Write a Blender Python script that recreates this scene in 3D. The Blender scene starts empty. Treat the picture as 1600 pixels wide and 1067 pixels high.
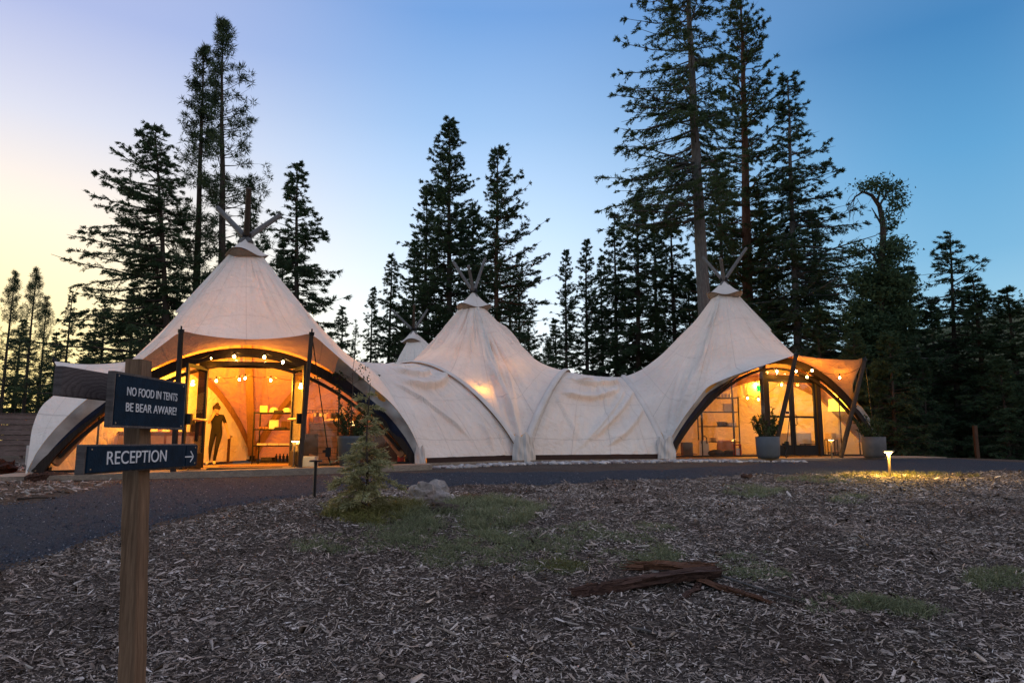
import bpy, bmesh, math, random
import numpy as np
from mathutils import Vector, Matrix, noise

random.seed(7); np.random.seed(7)
SC = bpy.context.scene
COL = SC.collection
R_ = math.radians
PI = math.pi

# ------------------------------------------------------------------ camera
FPX = 1100.0; PITCH = R_(8.1); CAMZ = 1.5
cam_d = bpy.data.cameras.new('camera'); cam = bpy.data.objects.new('camera', cam_d); COL.objects.link(cam)
cam_d.sensor_width = 36.0; cam_d.sensor_fit = 'HORIZONTAL'; cam_d.lens = 36.0*FPX/1600.0
cam_d.clip_start = 0.05; cam_d.clip_end = 3000
cam.location = (0, 0, CAMZ); cam.rotation_euler = (PI/2+PITCH, 0, 0)
SC.camera = cam

# ------------------------------------------------------------------ sky, sun, exposure
SUN_EL = R_(2.0); SUN_AZ = R_(-62)         # azimuth from +Y, negative = to the left
w = bpy.data.worlds.new('World'); SC.world = w; w.use_nodes = True
nt = w.node_tree; nt.nodes.clear()
def wn(t, **k):
    n = nt.nodes.new(t)
    for a, b in k.items(): setattr(n, a, b)
    return n
def lin(r, g, b, k=1.0):
    f = lambda c: (c/255/12.92 if c/255 <= .04045 else ((c/255+.055)/1.055)**2.4)*k
    return (f(r), f(g), f(b), 1)
wo = wn('ShaderNodeOutputWorld'); bg = wn('ShaderNodeBackground')
sky = wn('ShaderNodeTexSky', sky_type='NISHITA', sun_disc=False, sun_elevation=SUN_EL, sun_rotation=SUN_AZ,
         altitude=900, air_density=1.0, dust_density=1.2, ozone_density=3.0)
# afterglow: the dusk sky's colour by elevation and by bearing from the sunset, added over the physical sky
tc = wn('ShaderNodeTexCoord'); sp = wn('ShaderNodeSeparateXYZ'); nt.links.new(tc.outputs['Generated'], sp.inputs[0])
def wm(op, a, b=0.0, c=0.0):
    n = wn('ShaderNodeMath', operation=op)
    for i, v in enumerate((a, b, c)):
        if isinstance(v, (int, float)): n.inputs[i].default_value = v
        else: nt.links.new(v, n.inputs[i])
    return n.outputs[0]
elev = wm('MULTIPLY', wm('ARCSINE', sp.outputs[2]), 2/math.pi)
hyp = wm('MAXIMUM', wm('SQRT', wm('ADD', wm('MULTIPLY', sp.outputs[0], sp.outputs[0]), wm('MULTIPLY', sp.outputs[1], sp.outputs[1]))), .001)
dotp = wm('DIVIDE', wm('ADD', wm('MULTIPLY', sp.outputs[0], math.sin(SUN_AZ)), wm('MULTIPLY', sp.outputs[1], math.cos(SUN_AZ))), hyp)
tt = wm('MULTIPLY_ADD', dotp, .5, .5)
ZEN = (172, 172, 184)
def wramp(stops):
    n = wn('ShaderNodeValToRGB'); r = n.color_ramp; r.interpolation = 'EASE' if False else 'LINEAR'
    while len(r.elements) > 1: r.elements.remove(r.elements[-1])
    for k, (e, c) in enumerate(stops+[(90, ZEN)]):
        el = r.elements[0] if k == 0 else r.elements.new(max(0, e/90)); el.position = max(0, e/90); el.color = lin(*c)
    nt.links.new(elev, n.inputs[0]); return n.outputs[0]
SKYL = wramp([(0, (250, 214, 116)), (6, (248, 218, 136)), (11, (240, 216, 160)), (16, (224, 206, 182)), (22, (190, 188, 196)), (29, (150, 157, 190)), (42, (150, 156, 186))])
SKYM = wramp([(0, (248, 238, 214)), (5, (234, 234, 228)), (11, (206, 218, 228)), (17, (178, 199, 221)), (25, (136, 167, 203)), (33, (98, 137, 187)), (48, (132, 148, 184))])
SKYR = wramp([(0, (186, 202, 204)), (6, (144, 180, 196)), (13, (104, 153, 184)), (20, (80, 136, 176)), (28, (56, 110, 157)), (42, (104, 130, 166))])
SKYB = wramp([(0, (206, 194, 188)), (7, (214, 200, 198)), (16, (206, 198, 202)), (30, (188, 186, 200)), (50, (168, 170, 192))])
def wmix(lo, hi, a, b):
    mr = wn('ShaderNodeMapRange', interpolation_type='SMOOTHSTEP'); nt.links.new(tt, mr.inputs[0]); mr.inputs[1].default_value = lo; mr.inputs[2].default_value = hi
    m = wn('ShaderNodeMix', data_type='RGBA'); nt.links.new(mr.outputs[0], m.inputs[0]); nt.links.new(a, m.inputs[6]); nt.links.new(b, m.inputs[7]); return m.outputs[2]
col = wmix(.05, .44, SKYB, SKYR); col = wmix(.44, .76, col, SKYM); col = wmix(.76, .97, col, SKYL)
addn = wn('ShaderNodeMix', data_type='RGBA'); addn.inputs[0].default_value = .05
nt.links.new(col, addn.inputs[6]); nt.links.new(sky.outputs[0], addn.inputs[7])
bg.inputs['Strength'].default_value = 0.54
nt.links.new(addn.outputs[2], bg.inputs['Color']); nt.links.new(bg.outputs[0], wo.inputs['Surface'])
sd = bpy.data.lights.new('sun', 'SUN'); sd.energy = 0.3; sd.angle = R_(20); sd.color = (1.0, .72, .5)
sun = bpy.data.objects.new('sun', sd); COL.objects.link(sun)
dv = Vector((math.sin(SUN_AZ)*math.cos(SUN_EL), math.cos(SUN_AZ)*math.cos(SUN_EL), math.sin(SUN_EL)))
sun.rotation_euler = dv.to_track_quat('Z', 'Y').to_euler()
SC.view_settings.view_transform = 'Standard'; SC.view_settings.look = 'None'
SC.view_settings.gamma = 1.0; SC.view_settings.use_curve_mapping = False
SC.view_settings.exposure = 1.48
SC.render.engine = 'CYCLES'
SC.cycles.use_denoising = True
SC.cycles.max_bounces = 8; SC.cycles.transparent_max_bounces = 24
SC.cycles.diffuse_bounces = 4; SC.cycles.glossy_bounces = 3; SC.cycles.transmission_bounces = 6
SC.cycles.caustics_reflective = False; SC.cycles.caustics_refractive = False
SC.cycles.sample_clamp_indirect = 4.0
LAMPC = (1.0, .39, .022)                     # warm filament light

# ------------------------------------------------------------------ projection helpers (pixels of the photo -> places in the world)
def P(px, py, Y):
    u = (px-800)/FPX; v = (533.5-py)/FPX
    dy = math.cos(PITCH)-v*math.sin(PITCH); dz = math.sin(PITCH)+v*math.cos(PITCH)
    return Vector((u/dy*Y, Y, CAMZ+dz/dy*Y))
def sstep(a, b, x):
    t = np.clip((x-a)/(b-a), 0, 1); return t*t*(3-2*t)
_py = [-300, -5, 0, 3, 4.25, 5.5, 7.5, 9, 12, 15, 18, 21, 30, 80, 900]
_pz = [-.3, -.05, -.03, .02, .14, .36, .60, .72, .78, .80, .83, .86, .8, .3, 0]
def gz(X, Y):
    X = np.asarray(X, float); Y = np.asarray(Y, float)
    z = (np.interp(Y-.35, _py, _pz)+np.interp(Y, _py, _pz)+np.interp(Y+.35, _py, _pz))/3
    z = z + sstep(-7, 1, X)*sstep(9, 17, Y)*.14*(1-sstep(60, 120, Y))
    z = z - 1.8*sstep(14.3, 18.5, X)*sstep(12, 20, Y)*(1-sstep(100, 300, Y))
    z = z + .03*np.sin(X*.9+.5*Y)*np.sin(Y*.7-X*.3)*(1-sstep(9, 12, Y)) + .015*np.sin(X*2.3+Y*1.7)*(1-sstep(9, 12, Y))
    return z
def gzf(x, y): return float(gz(x, y))
_GY = np.geomspace(2.0, 120, 900)
def G(px, py):
    u = (px-800)/FPX; v = (533.5-py)/FPX
    dy = math.cos(PITCH)-v*math.sin(PITCH); dz = math.sin(PITCH)+v*math.cos(PITCH)
    X = u/dy*_GY; Z = CAMZ+dz/dy*_GY; d = Z-gz(X, _GY); k = int(np.argmax(d <= 0))
    if k == 0: k = len(_GY)-1
    t = d[k-1]/(d[k-1]-d[k]) if d[k-1] != d[k] else 0
    y = _GY[k-1]+(_GY[k]-_GY[k-1])*min(1, max(0, t)); x = u/dy*y
    return Vector((x, y, gzf(x, y)))
def deckz(x): return .87+.18*float(sstep(-7, 0, x))

# ------------------------------------------------------------------ materials
def mk(name, build):
    m = bpy.data.materials.new(name); m.use_nodes = True
    m.node_tree.nodes.clear(); build(NT(m.node_tree)); return m
class NT:
    def __init__(s, t): s.t = t; s.out = t.nodes.new('ShaderNodeOutputMaterial')
    def n(s, typ, ins=None, **k):
        n = s.t.nodes.new(typ)
        for a, b in k.items(): setattr(n, a, b)
        for a, b in (ins or {}).items():
            if hasattr(b, 'node') or isinstance(b, bpy.types.NodeSocket): s.t.links.new(b, n.inputs[a])
            else:
                if isinstance(b, tuple) and len(b) == 3 and n.inputs[a].type == 'RGBA': b = (*b, 1)
                n.inputs[a].default_value = b
        return n
    def noise(s, scale, detail=4, rough=.6, vec=None, dist=0):
        i = {'Scale': scale, 'Detail': detail, 'Roughness': rough, 'Distortion': dist}
        if vec is not None: i['Vector'] = vec
        return s.n('ShaderNodeTexNoise', i).outputs['Fac']
    def obj(s): return s.n('ShaderNodeTexCoord').outputs['Object']
    def uv(s): return s.n('ShaderNodeTexCoord').outputs['UV']
    def gen(s): return s.n('ShaderNodeTexCoord').outputs['Generated']
    def isl(s): return s.n('ShaderNodeNewGeometry').outputs['Random Per Island']
    def rnd(s): return s.n('ShaderNodeObjectInfo').outputs['Random']
    def scl(s, vec, sc): return s.n('ShaderNodeMapping', {'Vector': vec, 'Scale': sc}).outputs[0]
    def mth(s, op, a, b=0.0, c=0.0, clamp=False):
        n = s.n('ShaderNodeMath', {0: a, 1: b, 2: c}, operation=op); n.use_clamp = clamp; return n.outputs[0]
    def ramp(s, fac, stops, interp='LINEAR'):
        n = s.n('ShaderNodeValToRGB', {0: fac}); r = n.color_ramp; r.interpolation = interp
        while len(r.elements) > 1: r.elements.remove(r.elements[-1])
        for k, (p, c) in enumerate(stops):
            if isinstance(c, (int, float)): c = (c, c, c)
            e = r.elements[0] if k == 0 else r.elements.new(p)
            e.position = p; e.color = (*c, 1)
        return n.outputs[0]
    def mix(s, f, a, b, mode='MIX'):
        n = s.n('ShaderNodeMix', data_type='RGBA', blend_type=mode)
        for i, v in ((0, f), (6, a), (7, b)):
            if isinstance(v, bpy.types.NodeSocket): s.t.links.new(v, n.inputs[i])
            else: n.inputs[i].default_value = (*v, 1) if isinstance(v, tuple) and len(v) == 3 else v
        return n.outputs[2]
    def bump(s, h, strength=.3, dist=.02):
        return s.n('ShaderNodeBump', {'Height': h, 'Strength': strength, 'Distance': dist}).outputs[0]
    def pbr(s, col, rough=.6, normal=None, metal=0, spec=.3, **k):
        i = {'Base Color': col, 'Roughness': rough, 'Metallic': metal, 'Specular IOR Level': spec}
        if normal is not None: i['Normal'] = normal
        i.update(k)
        return s.n('ShaderNodeBsdfPrincipled', i).outputs[0]
    def to(s, sh): s.t.links.new(sh, s.out.inputs['Surface'])

def simple(name, col, rough=.6, var=.15, scale=8, metal=0, bump=.15, spec=.3, stretch=(1, 1, 1), per=None):
    def b(n):
        v = n.scl(n.obj(), stretch)
        f = n.noise(scale, 5, .6, v)
        dk = tuple(c*(1-var) for c in col); lt = tuple(min(1, c*(1+var)) for c in col)
        c = n.ramp(f, [(.3, dk), (.7, lt)])
        if per:
            r = n.isl() if per == 'island' else n.rnd()
            c = n.mix(1.0, c, n.ramp(r, [(0, .6), (.5, 1.0), (1, 1.35)]), 'MULTIPLY')
        f2 = n.noise(scale*7, 3, .6, v)
        n.to(n.pbr(c, rough, n.bump(f2, bump, .01), metal, spec))
    return mk(name, b)
def wood(name, c0, c1, scale=3.0, axis=2, rough=.7, fine=1.0, ring=5.0):
    st = [9.0, 9.0, 9.0]; st[axis] = .55
    def b(n):
        v = n.scl(n.obj(), tuple(st))
        f = n.noise(scale, 6, .65, v, 1.2)
        wv = n.mth('FRACT', n.mth('MULTIPLY', f, ring))
        g = n.noise(scale*9, 3, .7, v)
        c = n.ramp(wv, [(0, c0), (.55, c1), (.92, c0)])
        c = n.mix(n.ramp(g, [(.35, .55), (.7, 0.0)]), c, tuple(x*.45 for x in c0))
        c = n.mix(.5, c, n.mix(1.0, c, n.ramp(n.noise(1.5, 3, .6, n.obj()), [(.3, .6), (.7, 1.25)]), 'MULTIPLY'))
        n.to(n.pbr(c, rough, n.bump(g, .5*fine, .004), 0, .25))
    return mk(name, b)
def glow(name, col, s):
    def b(n): n.to(n.n('ShaderNodeEmission', {'Color': col, 'Strength': s}).outputs[0])
    return mk(name, b)

M = {}
def b_canvas(n):
    uv = n.uv(); sp = n.n('ShaderNodeSeparateXYZ', {'Vector': uv})
    U, V = sp.outputs[0], sp.outputs[1]
    def line(x, k, w):   # sewn seam every 1/k
        f = n.mth('ABSOLUTE', n.mth('SUBTRACT', n.mth('FRACT', n.mth('MULTIPLY', x, k)), .5))
        return n.mth('LESS_THAN', f, w)
    seam = n.mth('MAXIMUM', line(V, 4.0, .005), line(U, 15.0, .008))
    o = n.obj()
    base = n.ramp(n.noise(.8, 5, .6, o), [(.3, (.70, .63, .545)), (.7, (.82, .745, .65))])
    base = n.mix(n.ramp(n.noise(.35, 3, .7, o), [(.50, 0.0), (.75, .22)]), base, (.50, .44, .38))
    # rain streaks running down the fabric
    st = n.noise(1.0, 4, .7, n.scl(uv, (160, 3, 1)))
    base = n.mix(n.ramp(st, [(.50, 0.0), (.80, .25)]), base, (.50, .43, .37))
    base = n.mix(n.mth('MULTIPLY', seam, .30), base, (.27, .24, .22))
    back = n.n('ShaderNodeNewGeometry').outputs['Backfacing']      # inner face tinted amber: the warm lamp glow put into its colour
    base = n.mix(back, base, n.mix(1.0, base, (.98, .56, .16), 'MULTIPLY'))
    h = n.mth('ADD', n.noise(3.0, 4, .55, o, .6), n.mth('MULTIPLY', n.noise(11, 3, .5, o), .25))
    h = n.mth('SUBTRACT', h, n.mth('MULTIPLY', seam, .1))
    nb = n.bump(h, .8, .10)
    d = n.pbr(base, .85, nb, 0, .15)
    t = n.n('ShaderNodeBsdfTranslucent', {'Color': (.62, .57, .50), 'Normal': nb}).outputs[0]
    n.to(n.n('ShaderNodeMixShader', {0: .10, 1: d, 2: t}).outputs[0])
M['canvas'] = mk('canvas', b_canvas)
def b_rib(n):
    o = n.obj()
    c = n.ramp(n.noise(1.5, 4, .6, o), [(.3, (.56, .50, .44)), (.7, (.68, .61, .545))])
    n.to(n.pbr(c, .85, n.bump(n.noise(9, 4, .6, o), .3, .03), 0, .15))
M['rib_canvas'] = mk('rib_canvas', b_rib)
M['hem'] = simple('grey_hem_canvas', (.38, .38, .37), .85, .3, 2.5, bump=.5)
M['navy_flap'] = simple('navy_flap_canvas', (.010, .020, .050), .7, .4, 3, bump=.5)
M['dark_wood'] = wood('dark_stained_wood', (.020, .014, .011), (.045, .030, .022), 2.0)
M['pole_grey'] = wood('weathered_pole_wood', (.12, .115, .11), (.20, .19, .18), 2.0, rough=.85)
M['pole_dark'] = wood('dark_pole_wood', (.05, .035, .025), (.10, .07, .05), 2.0, rough=.8)
M['beam'] = wood('glulam_beam', (.32, .17, .08), (.45, .26, .13), 1.6, rough=.6)
M['steel_black'] = simple('black_metal', (.012, .012, .013), .4, .2, 12, metal=.3, bump=.05)
M['chrome'] = simple('brushed_metal', (.5, .42, .33), .35, .1, 20, metal=.9, bump=.02)
M['post'] = wood('post_wood', (.17, .10, .058), (.28, .17, .10), 1.3, rough=.85, fine=1.4)
M['board_grey'] = wood('weathered_board', (.10, .082, .075), (.18, .15, .135), 1.2, axis=1, rough=.85, fine=1.4)
M['sign_navy'] = simple('navy_sign_panel', (.004, .017, .034), .75, .35, 14, bump=.25, spec=.12)
M['sign_white'] = simple('white_lettering', (.68, .70, .72), .6, .1, 30, bump=.1)
M['deck'] = wood('deck_boards', (.26, .20, .145), (.40, .31, .23), 1.5, axis=0, rough=.7)
M['floor_in'] = wood('floor_boards', (.20, .13, .08), (.33, .22, .13), 1.5, axis=0, rough=.5)
M['skirt'] = simple('dark_base_board', (.035, .016, .012), .7, .3, 5)
def b_glass(tint, haze, rough=.02):
    def b(n):
        fr = n.mth('MULTIPLY_ADD', n.mth('POWER', n.n('ShaderNodeLayerWeight', {'Blend': .5}).outputs['Facing'], 5.0), .9, .05)
        tr = n.n('ShaderNodeBsdfTransparent', {'Color': tint}).outputs[0]
        gl = n.n('ShaderNodeBsdfGlossy', {'Color': (1, 1, 1), 'Roughness': rough,
              'Normal': n.bump(n.noise(1.3, 2, .5, n.obj()), .12 if haze else .03, .05)}).outputs[0]
        m = n.n('ShaderNodeMixShader', {0: fr, 1: tr, 2: gl}).outputs[0]
        if haze:
            o = n.obj(); z = n.n('ShaderNodeSeparateXYZ', {'Vector': o}).outputs[2]
            dust = n.mth('MULTIPLY', n.ramp(n.mth('ADD', z, n.mth('MULTIPLY', n.noise(2, 4, .6, o), .8)), [(.45, haze*3), (1.0, haze)]), 1.0)
            df = n.n('ShaderNodeBsdfDiffuse', {'Color': (.5, .46, .40)}).outputs[0]
            tl = n.n('ShaderNodeBsdfTranslucent', {'Color': (.5, .46, .40)}).outputs[0]
            dd = n.n('ShaderNodeMixShader', {0: .5, 1: df, 2: tl}).outputs[0]
            m = n.n('ShaderNodeMixShader', {0: dust, 1: m, 2: dd}).outputs[0]
        n.to(m)
    return b
M['glass'] = mk('door_glass', b_glass((.93, .95, .93), 0))
M['vinyl'] = mk('clear_vinyl', b_glass((.92, .90, .86), .045, .05))

# ------------------------------------------------------------------ mesh building
def mesh_np(name, V, F, mat, smooth=False, uv=None, mats=None, midx=None):
    V = np.asarray(V, np.float32); F = np.asarray(F, np.int32)
    me = bpy.data.meshes.new(name)
    k = F.shape[1]
    me.vertices.add(len(V)); me.vertices.foreach_set('co', V.ravel())
    me.loops.add(F.size); me.loops.foreach_set('vertex_index', F.ravel())
    me.polygons.add(len(F)); me.polygons.foreach_set('loop_start', np.arange(0, F.size, k, dtype=np.int32))
    if smooth: me.polygons.foreach_set('use_smooth', np.ones(len(F), bool))
    if uv is not None:
        l = me.uv_layers.new(name='UVMap'); l.data.foreach_set('uv', np.asarray(uv, np.float32)[F.ravel()].ravel())
    if mats:
        for m in mats: me.materials.append(m)
        me.polygons.foreach_set('material_index', np.asarray(midx, np.int32))
    elif mat: me.materials.append(mat)
    me.update(); me.validate()
    return me
def link(name, me, parent=None, loc=None, rz=None):
    o = bpy.data.objects.new(name, me); COL.objects.link(o)
    if parent is not None: o.parent = parent
    if loc is not None: o.location = loc
    if rz is not None: o.rotation_euler = (0, 0, rz)
    return o
def tag(o, label=None, cat=None, group=None, kind=None):
    if label: o['label'] = label
    if cat: o['category'] = cat
    if group: o['group'] = group
    if kind: o['kind'] = kind
    return o
def thing(name, label, cat, loc=(0, 0, 0), rz=0, group=None):
    o = link(name, None, None, loc, rz); o.empty_display_size = .2
    return tag(o, label, cat, group)
def copy_tree(o, parent=None):
    c = o.copy(); COL.objects.link(c); c.parent = parent
    for ch in list(o.children): copy_tree(ch, c)
    return c
class MB:
    def __init__(s): s.V = []; s.F = []; s.m = []
    def add(s, V, F, mi=0):
        b = len(s.V); s.V += [tuple(v) for v in V]; s.F += [tuple(b+i for i in f) for f in F]; s.m += [mi]*len(F)
        return s
    def box(s, c, d, rot=None, mi=0, taper=1.0):
        x, y, z = (q/2 for q in d); V = []
        for sz in (-1, 1):
            t = taper if sz > 0 else 1
            for sx, sy in ((-1, -1), (1, -1), (1, 1), (-1, 1)): V.append(Vector((sx*x*t, sy*y*t, sz*z)))
        if rot is not None: V = [rot @ v for v in V]
        c = Vector(c); V = [v+c for v in V]
        return s.add(V, [(0, 3, 2, 1), (4, 5, 6, 7), (0, 1, 5, 4), (1, 2, 6, 5), (2, 3, 7, 6), (3, 0, 4, 7)], mi)
    def beam(s, a, b, w, h, up=(0, 0, 1), mi=0):
        a = Vector(a); b = Vector(b); d = b-a; L = d.length; d.normalize()
        u = Vector(up); x = d.cross(u)
        if x.length < 1e-4: x = d.cross(Vector((1, 0, 0)))
        x.normalize(); y = x.cross(d).normalized()
        rot = Matrix((x, y, d)).transposed()
        return s.box((a+b)/2, (w, h, L), rot, mi)
    def tube(s, pts, rad, n=8, mi=0, caps=True):
        pts = [Vector(p) for p in pts]; N = len(pts)
        if not hasattr(rad, '__len__'): rad = [rad]*N
        V = []; F = []; ref = None
        for i, p in enumerate(pts):
            d = (pts[min(i+1, N-1)]-pts[max(i-1, 0)]).normalized()
            if ref is None:
                ref = d.cross(Vector((0, 0, 1)))
                if ref.length < 1e-3: ref = d.cross(Vector((1, 0, 0)))
            ref = (ref-d*ref.dot(d)).normalized(); q = d.cross(ref)
            for k in range(n):
                a = 2*PI*k/n; V.append(p+(ref*math.cos(a)+q*math.sin(a))*rad[i])
        for i in range(N-1):
            for k in range(n):
                k2 = (k+1) % n; F.append((i*n+k, i*n+k2, (i+1)*n+k2, (i+1)*n+k))
        if caps: F.append(tuple(range(n))[::-1]); F.append(tuple((N-1)*n+k for k in range(n)))
        return s.add(V, F, mi)
    def lathe(s, prof, n=24, loc=(0, 0, 0), mi=0, sx=1, sy=1):
        V = []; F = []; N = len(prof)
        for r, z in prof:
            for k in range(n):
                a = 2*PI*k/n; V.append((loc[0]+r*math.cos(a)*sx, loc[1]+r*math.sin(a)*sy, loc[2]+z))
        for i in range(N-1):
            for k in range(n):
                k2 = (k+1) % n; F.append((i*n+k, i*n+k2, (i+1)*n+k2, (i+1)*n+k))
        F.append(tuple(range(n))[::-1]); F.append(tuple((N-1)*n+k for k in range(n)))
        return s.add(V, F, mi)
    def grid(s, A, mi=0):          # A[i][j] points
        n, m = len(A), len(A[0]); V = [p for r in A for p in r]
        F = [(i*m+j, i*m+j+1, (i+1)*m+j+1, (i+1)*m+j) for i in range(n-1) for j in range(m-1)]
        return s.add(V, F, mi)
    def sphere(s, c, r, n=10, m=7, mi=0, jit=0, rng=random):
        prof = []
        V = []; F = []
        rr = r if hasattr(r, '__len__') else (r, r, r)
        V.append((c[0], c[1], c[2]-rr[2]))
        for i in range(1, m):
            ph = -PI/2+PI*i/m
            for k in range(n):
                a = 2*PI*k/n; j = 1+jit*(rng.random()-.5)
                V.append((c[0]+rr[0]*math.cos(ph)*math.cos(a)*j, c[1]+rr[1]*math.cos(ph)*math.sin(a)*j, c[2]+rr[2]*math.sin(ph)*j))
        V.append((c[0], c[1], c[2]+rr[2])); T = len(V)-1
        for k in range(n): F.append((0, 1+(k+1) % n, 1+k))
        for i in range(m-2):
            for k in range(n):
                a = 1+i*n+k; b = 1+i*n+(k+1) % n; F.append((a, b, b+n, a+n))
        for k in range(n): F.append((1+(m-2)*n+k, 1+(m-2)*n+(k+1) % n, T))
        return s.add(V, F, mi)
    def mesh(s, name, mats, smooth=False):
        me = bpy.data.meshes.new(name); me.from_pydata(s.V, [], s.F)
        if not isinstance(mats, (list, tuple)): mats = [mats]
        for m in mats: me.materials.append(m)
        me.polygons.foreach_set('material_index', s.m)
        if smooth: me.polygons.foreach_set('use_smooth', [True]*len(s.F))
        me.update(); return me
    def build(s, name, mats, parent=None, smooth=False, bevel=0, loc=None, rz=None, autos=False):
        o = link(name, s.mesh(name, mats, smooth), parent, loc, rz)
        if bevel:
            b = o.modifiers.new('bevel', 'BEVEL'); b.width = bevel; b.segments = 2; b.limit_method = 'ANGLE'; b.angle_limit = R_(40)
        return o
def struct(name, me, label=None):
    o = link(name, me); o['kind'] = 'structure'
    if label: o['label'] = label
    return o

def pix(X, Y, Z):
    X = np.asarray(X, float); Y = np.asarray(Y, float); Z = np.asarray(Z, float)-CAMZ
    f = Y*math.cos(PITCH)+Z*math.sin(PITCH); u = -Y*math.sin(PITCH)+Z*math.cos(PITCH)
    f = np.maximum(f, .01)
    return 800+X/f*FPX, 533.5-u/f*FPX
# ================================================================== THE TENTS
def sor(X, fixed, qr, qc, periodic, it=500, om=1.85):
    N, Mr = X.shape[:2]
    ii, jj = np.meshgrid(np.arange(N), np.arange(Mr), indexing='ij')
    cb = (ii+jj) % 2
    qc = np.broadcast_to(qc, (N, Mr))[..., None]
    for k in range(it):
        for c in (0, 1):
            up = np.roll(X, -1, 0); dn = np.roll(X, 1, 0)
            rt = np.empty_like(X); lf = np.empty_like(X)
            rt[:, :-1] = X[:, 1:]; rt[:, -1] = X[:, -1]; lf[:, 1:] = X[:, :-1]; lf[:, 0] = X[:, 0]
            T = (qr*(rt+lf)+qc*(up+dn))/(2*qr+2*qc)
            m = (cb == c) & ~fixed
            X[m] += om*(T[m]-X[m])
    return X
def arch_local(s, W, H, b):
    s = np.asarray(s, float); sn = np.sin(PI*s)
    return np.stack([-W/2+W*s, b*sn, H*np.maximum(sn, 0)**.75], -1)
class Side:      # a facade between two feet; local x along it, y outward, z up
    def __init__(s, a, b, za, zb, H=2.85, bulge=.2):
        s.a = np.array(a, float); s.b = np.array(b, float); s.za = za; s.zb = zb; s.H = H; s.bulge = bulge
        d = s.b-s.a; s.W = float(np.hypot(*d)); s.ex = d/s.W; s.n = np.array([s.ex[1], -s.ex[0]]); s.m = (s.a+s.b)/2
        s.rz = math.atan2(s.ex[1], s.ex[0])
    def w(s, p):
        p = np.asarray(p, float); x, y, z = p[..., 0], p[..., 1], p[..., 2]
        xy = s.m+x[..., None]*s.ex+y[..., None]*s.n
        t = np.clip(x/s.W+.5, 0, 1)
        return np.concatenate([xy, (z+s.za*(1-t)+s.zb*t)[..., None]], -1)
    def pt(s, x, y, z): return Vector(s.w(np.array([x, y, z])))
    def arch(s, t): return s.w(arch_local(t, s.W, s.H, s.bulge))
    def archz(s, x): return s.H*max(0.0, math.sin(PI*(x/s.W+.5)))**.75 if abs(x) < s.W/2 else 0
def catmull(ts, Ps, t):
    ts = np.asarray(ts); Ps = np.asarray(Ps, float); out = []
    for x in np.atleast_1d(t):
        i = int(np.clip(np.searchsorted(ts, x)-1, 0, len(ts)-2))
        h = ts[i+1]-ts[i]; u = (x-ts[i])/h
        def tan(k):
            if k == 0: return (Ps[1]-Ps[0])/(ts[1]-ts[0])
            if k == len(ts)-1: return (Ps[-1]-Ps[-2])/(ts[-1]-ts[-2])
            return (Ps[k+1]-Ps[k-1])/(ts[k+1]-ts[k-1])
        a, b = tan(i)*h, tan(i+1)*h
        out.append((2*u**3-3*u**2+1)*Ps[i]+(u**3-2*u**2+u)*a+(-2*u**3+3*u**2)*Ps[i+1]+(u**3-u**2)*b)
    return np.array(out)
def awning_edge(side, s1, p1, s2, p2, sag=.16, push=.32, rad=.26, pr=None, rr=None):
    """edge of the fabric: hugs the arch by the feet, runs out to the two pole tops p1, p2 (local)"""
    W, H = side.W, side.H
    def off(t):
        a = arch_local(t, W, H, side.bulge); sg = math.sin(PI*t)
        nx = (t-.5)*2.0; k = min(1, sg*3.2)
        pu_, ra_ = (push, rad) if nx < 0 or pr is None else (pr, rr)
        return a+np.array([nx*ra_*1.25*k + (.16*(1 if nx > 0 else -1))*(1-k), .05+pu_*k, (1-abs(nx))*ra_*.8*k+.10*k])
    p1 = np.array(p1); p2 = np.array(p2)
    L = [0, .03, .07, .12, .18]; L = [q for q in L if q < s1-.11]
    ts = L; Ps = [off(q) for q in L]
    Ps[0][2] = 0
    R = [1-q for q in L[::-1]]
    RP = [off(q) for q in R]; RP[-1][2] = 0
    A = catmull(ts+[s1], Ps+[p1], np.linspace(0, s1, 60))
    B = catmull([s2]+R, [p2]+RP, np.linspace(s2, 1, 60))
    u = np.linspace(0, 1, 60)[:, None]
    Cn = p1*(1-u)+p2*u; Cn[:, 2] -= sag*4*(u*(1-u))[:, 0]; Cn[:, 1] -= .18*4*(u*(1-u))[:, 0]
    T = np.concatenate([np.linspace(0, s1, 60), np.linspace(s1, s2, 60)[1:], np.linspace(s2, 1, 60)[1:]])
    Q = np.concatenate([A, Cn[1:], B[1:]])
    return lambda s: side.w(np.stack([np.interp(s, T, Q[:, k]) for k in range(3)], -1))
def upsample(X, fi, fj, periodic):
    def cr(X, f, per):
        n = X.shape[0]
        if per: idx = np.arange(n*f)/f
        else: idx = np.linspace(0, n-1, (n-1)*f+1)
        i = np.minimum(np.floor(idx).astype(int), n-1 if per else n-2); u = (idx-i)[:, None, None]
        g = (lambda k: X[k % n]) if per else (lambda k: X[np.clip(k, 0, n-1)])
        p0, p1, p2, p3 = g(i-1), g(i), g(i+1), g(i+2)
        return .5*((2*p1)+(-p0+p2)*u+(2*p0-5*p1+4*p2-p3)*u**2+(-p0+3*p1-3*p2+p3)*u**3)
    X = cr(X, fi, periodic); X = cr(X.transpose(1, 0, 2), fj, False).transpose(1, 0, 2)
    return X
def normals(X, periodic):
    du = np.roll(X, -1, 0)-np.roll(X, 1, 0) if periodic else np.gradient(X, axis=0)
    dv = np.gradient(X, axis=1)
    n = np.cross(du, dv); l = np.linalg.norm(n, axis=2, keepdims=True)
    return n/np.maximum(l, 1e-9)
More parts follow.
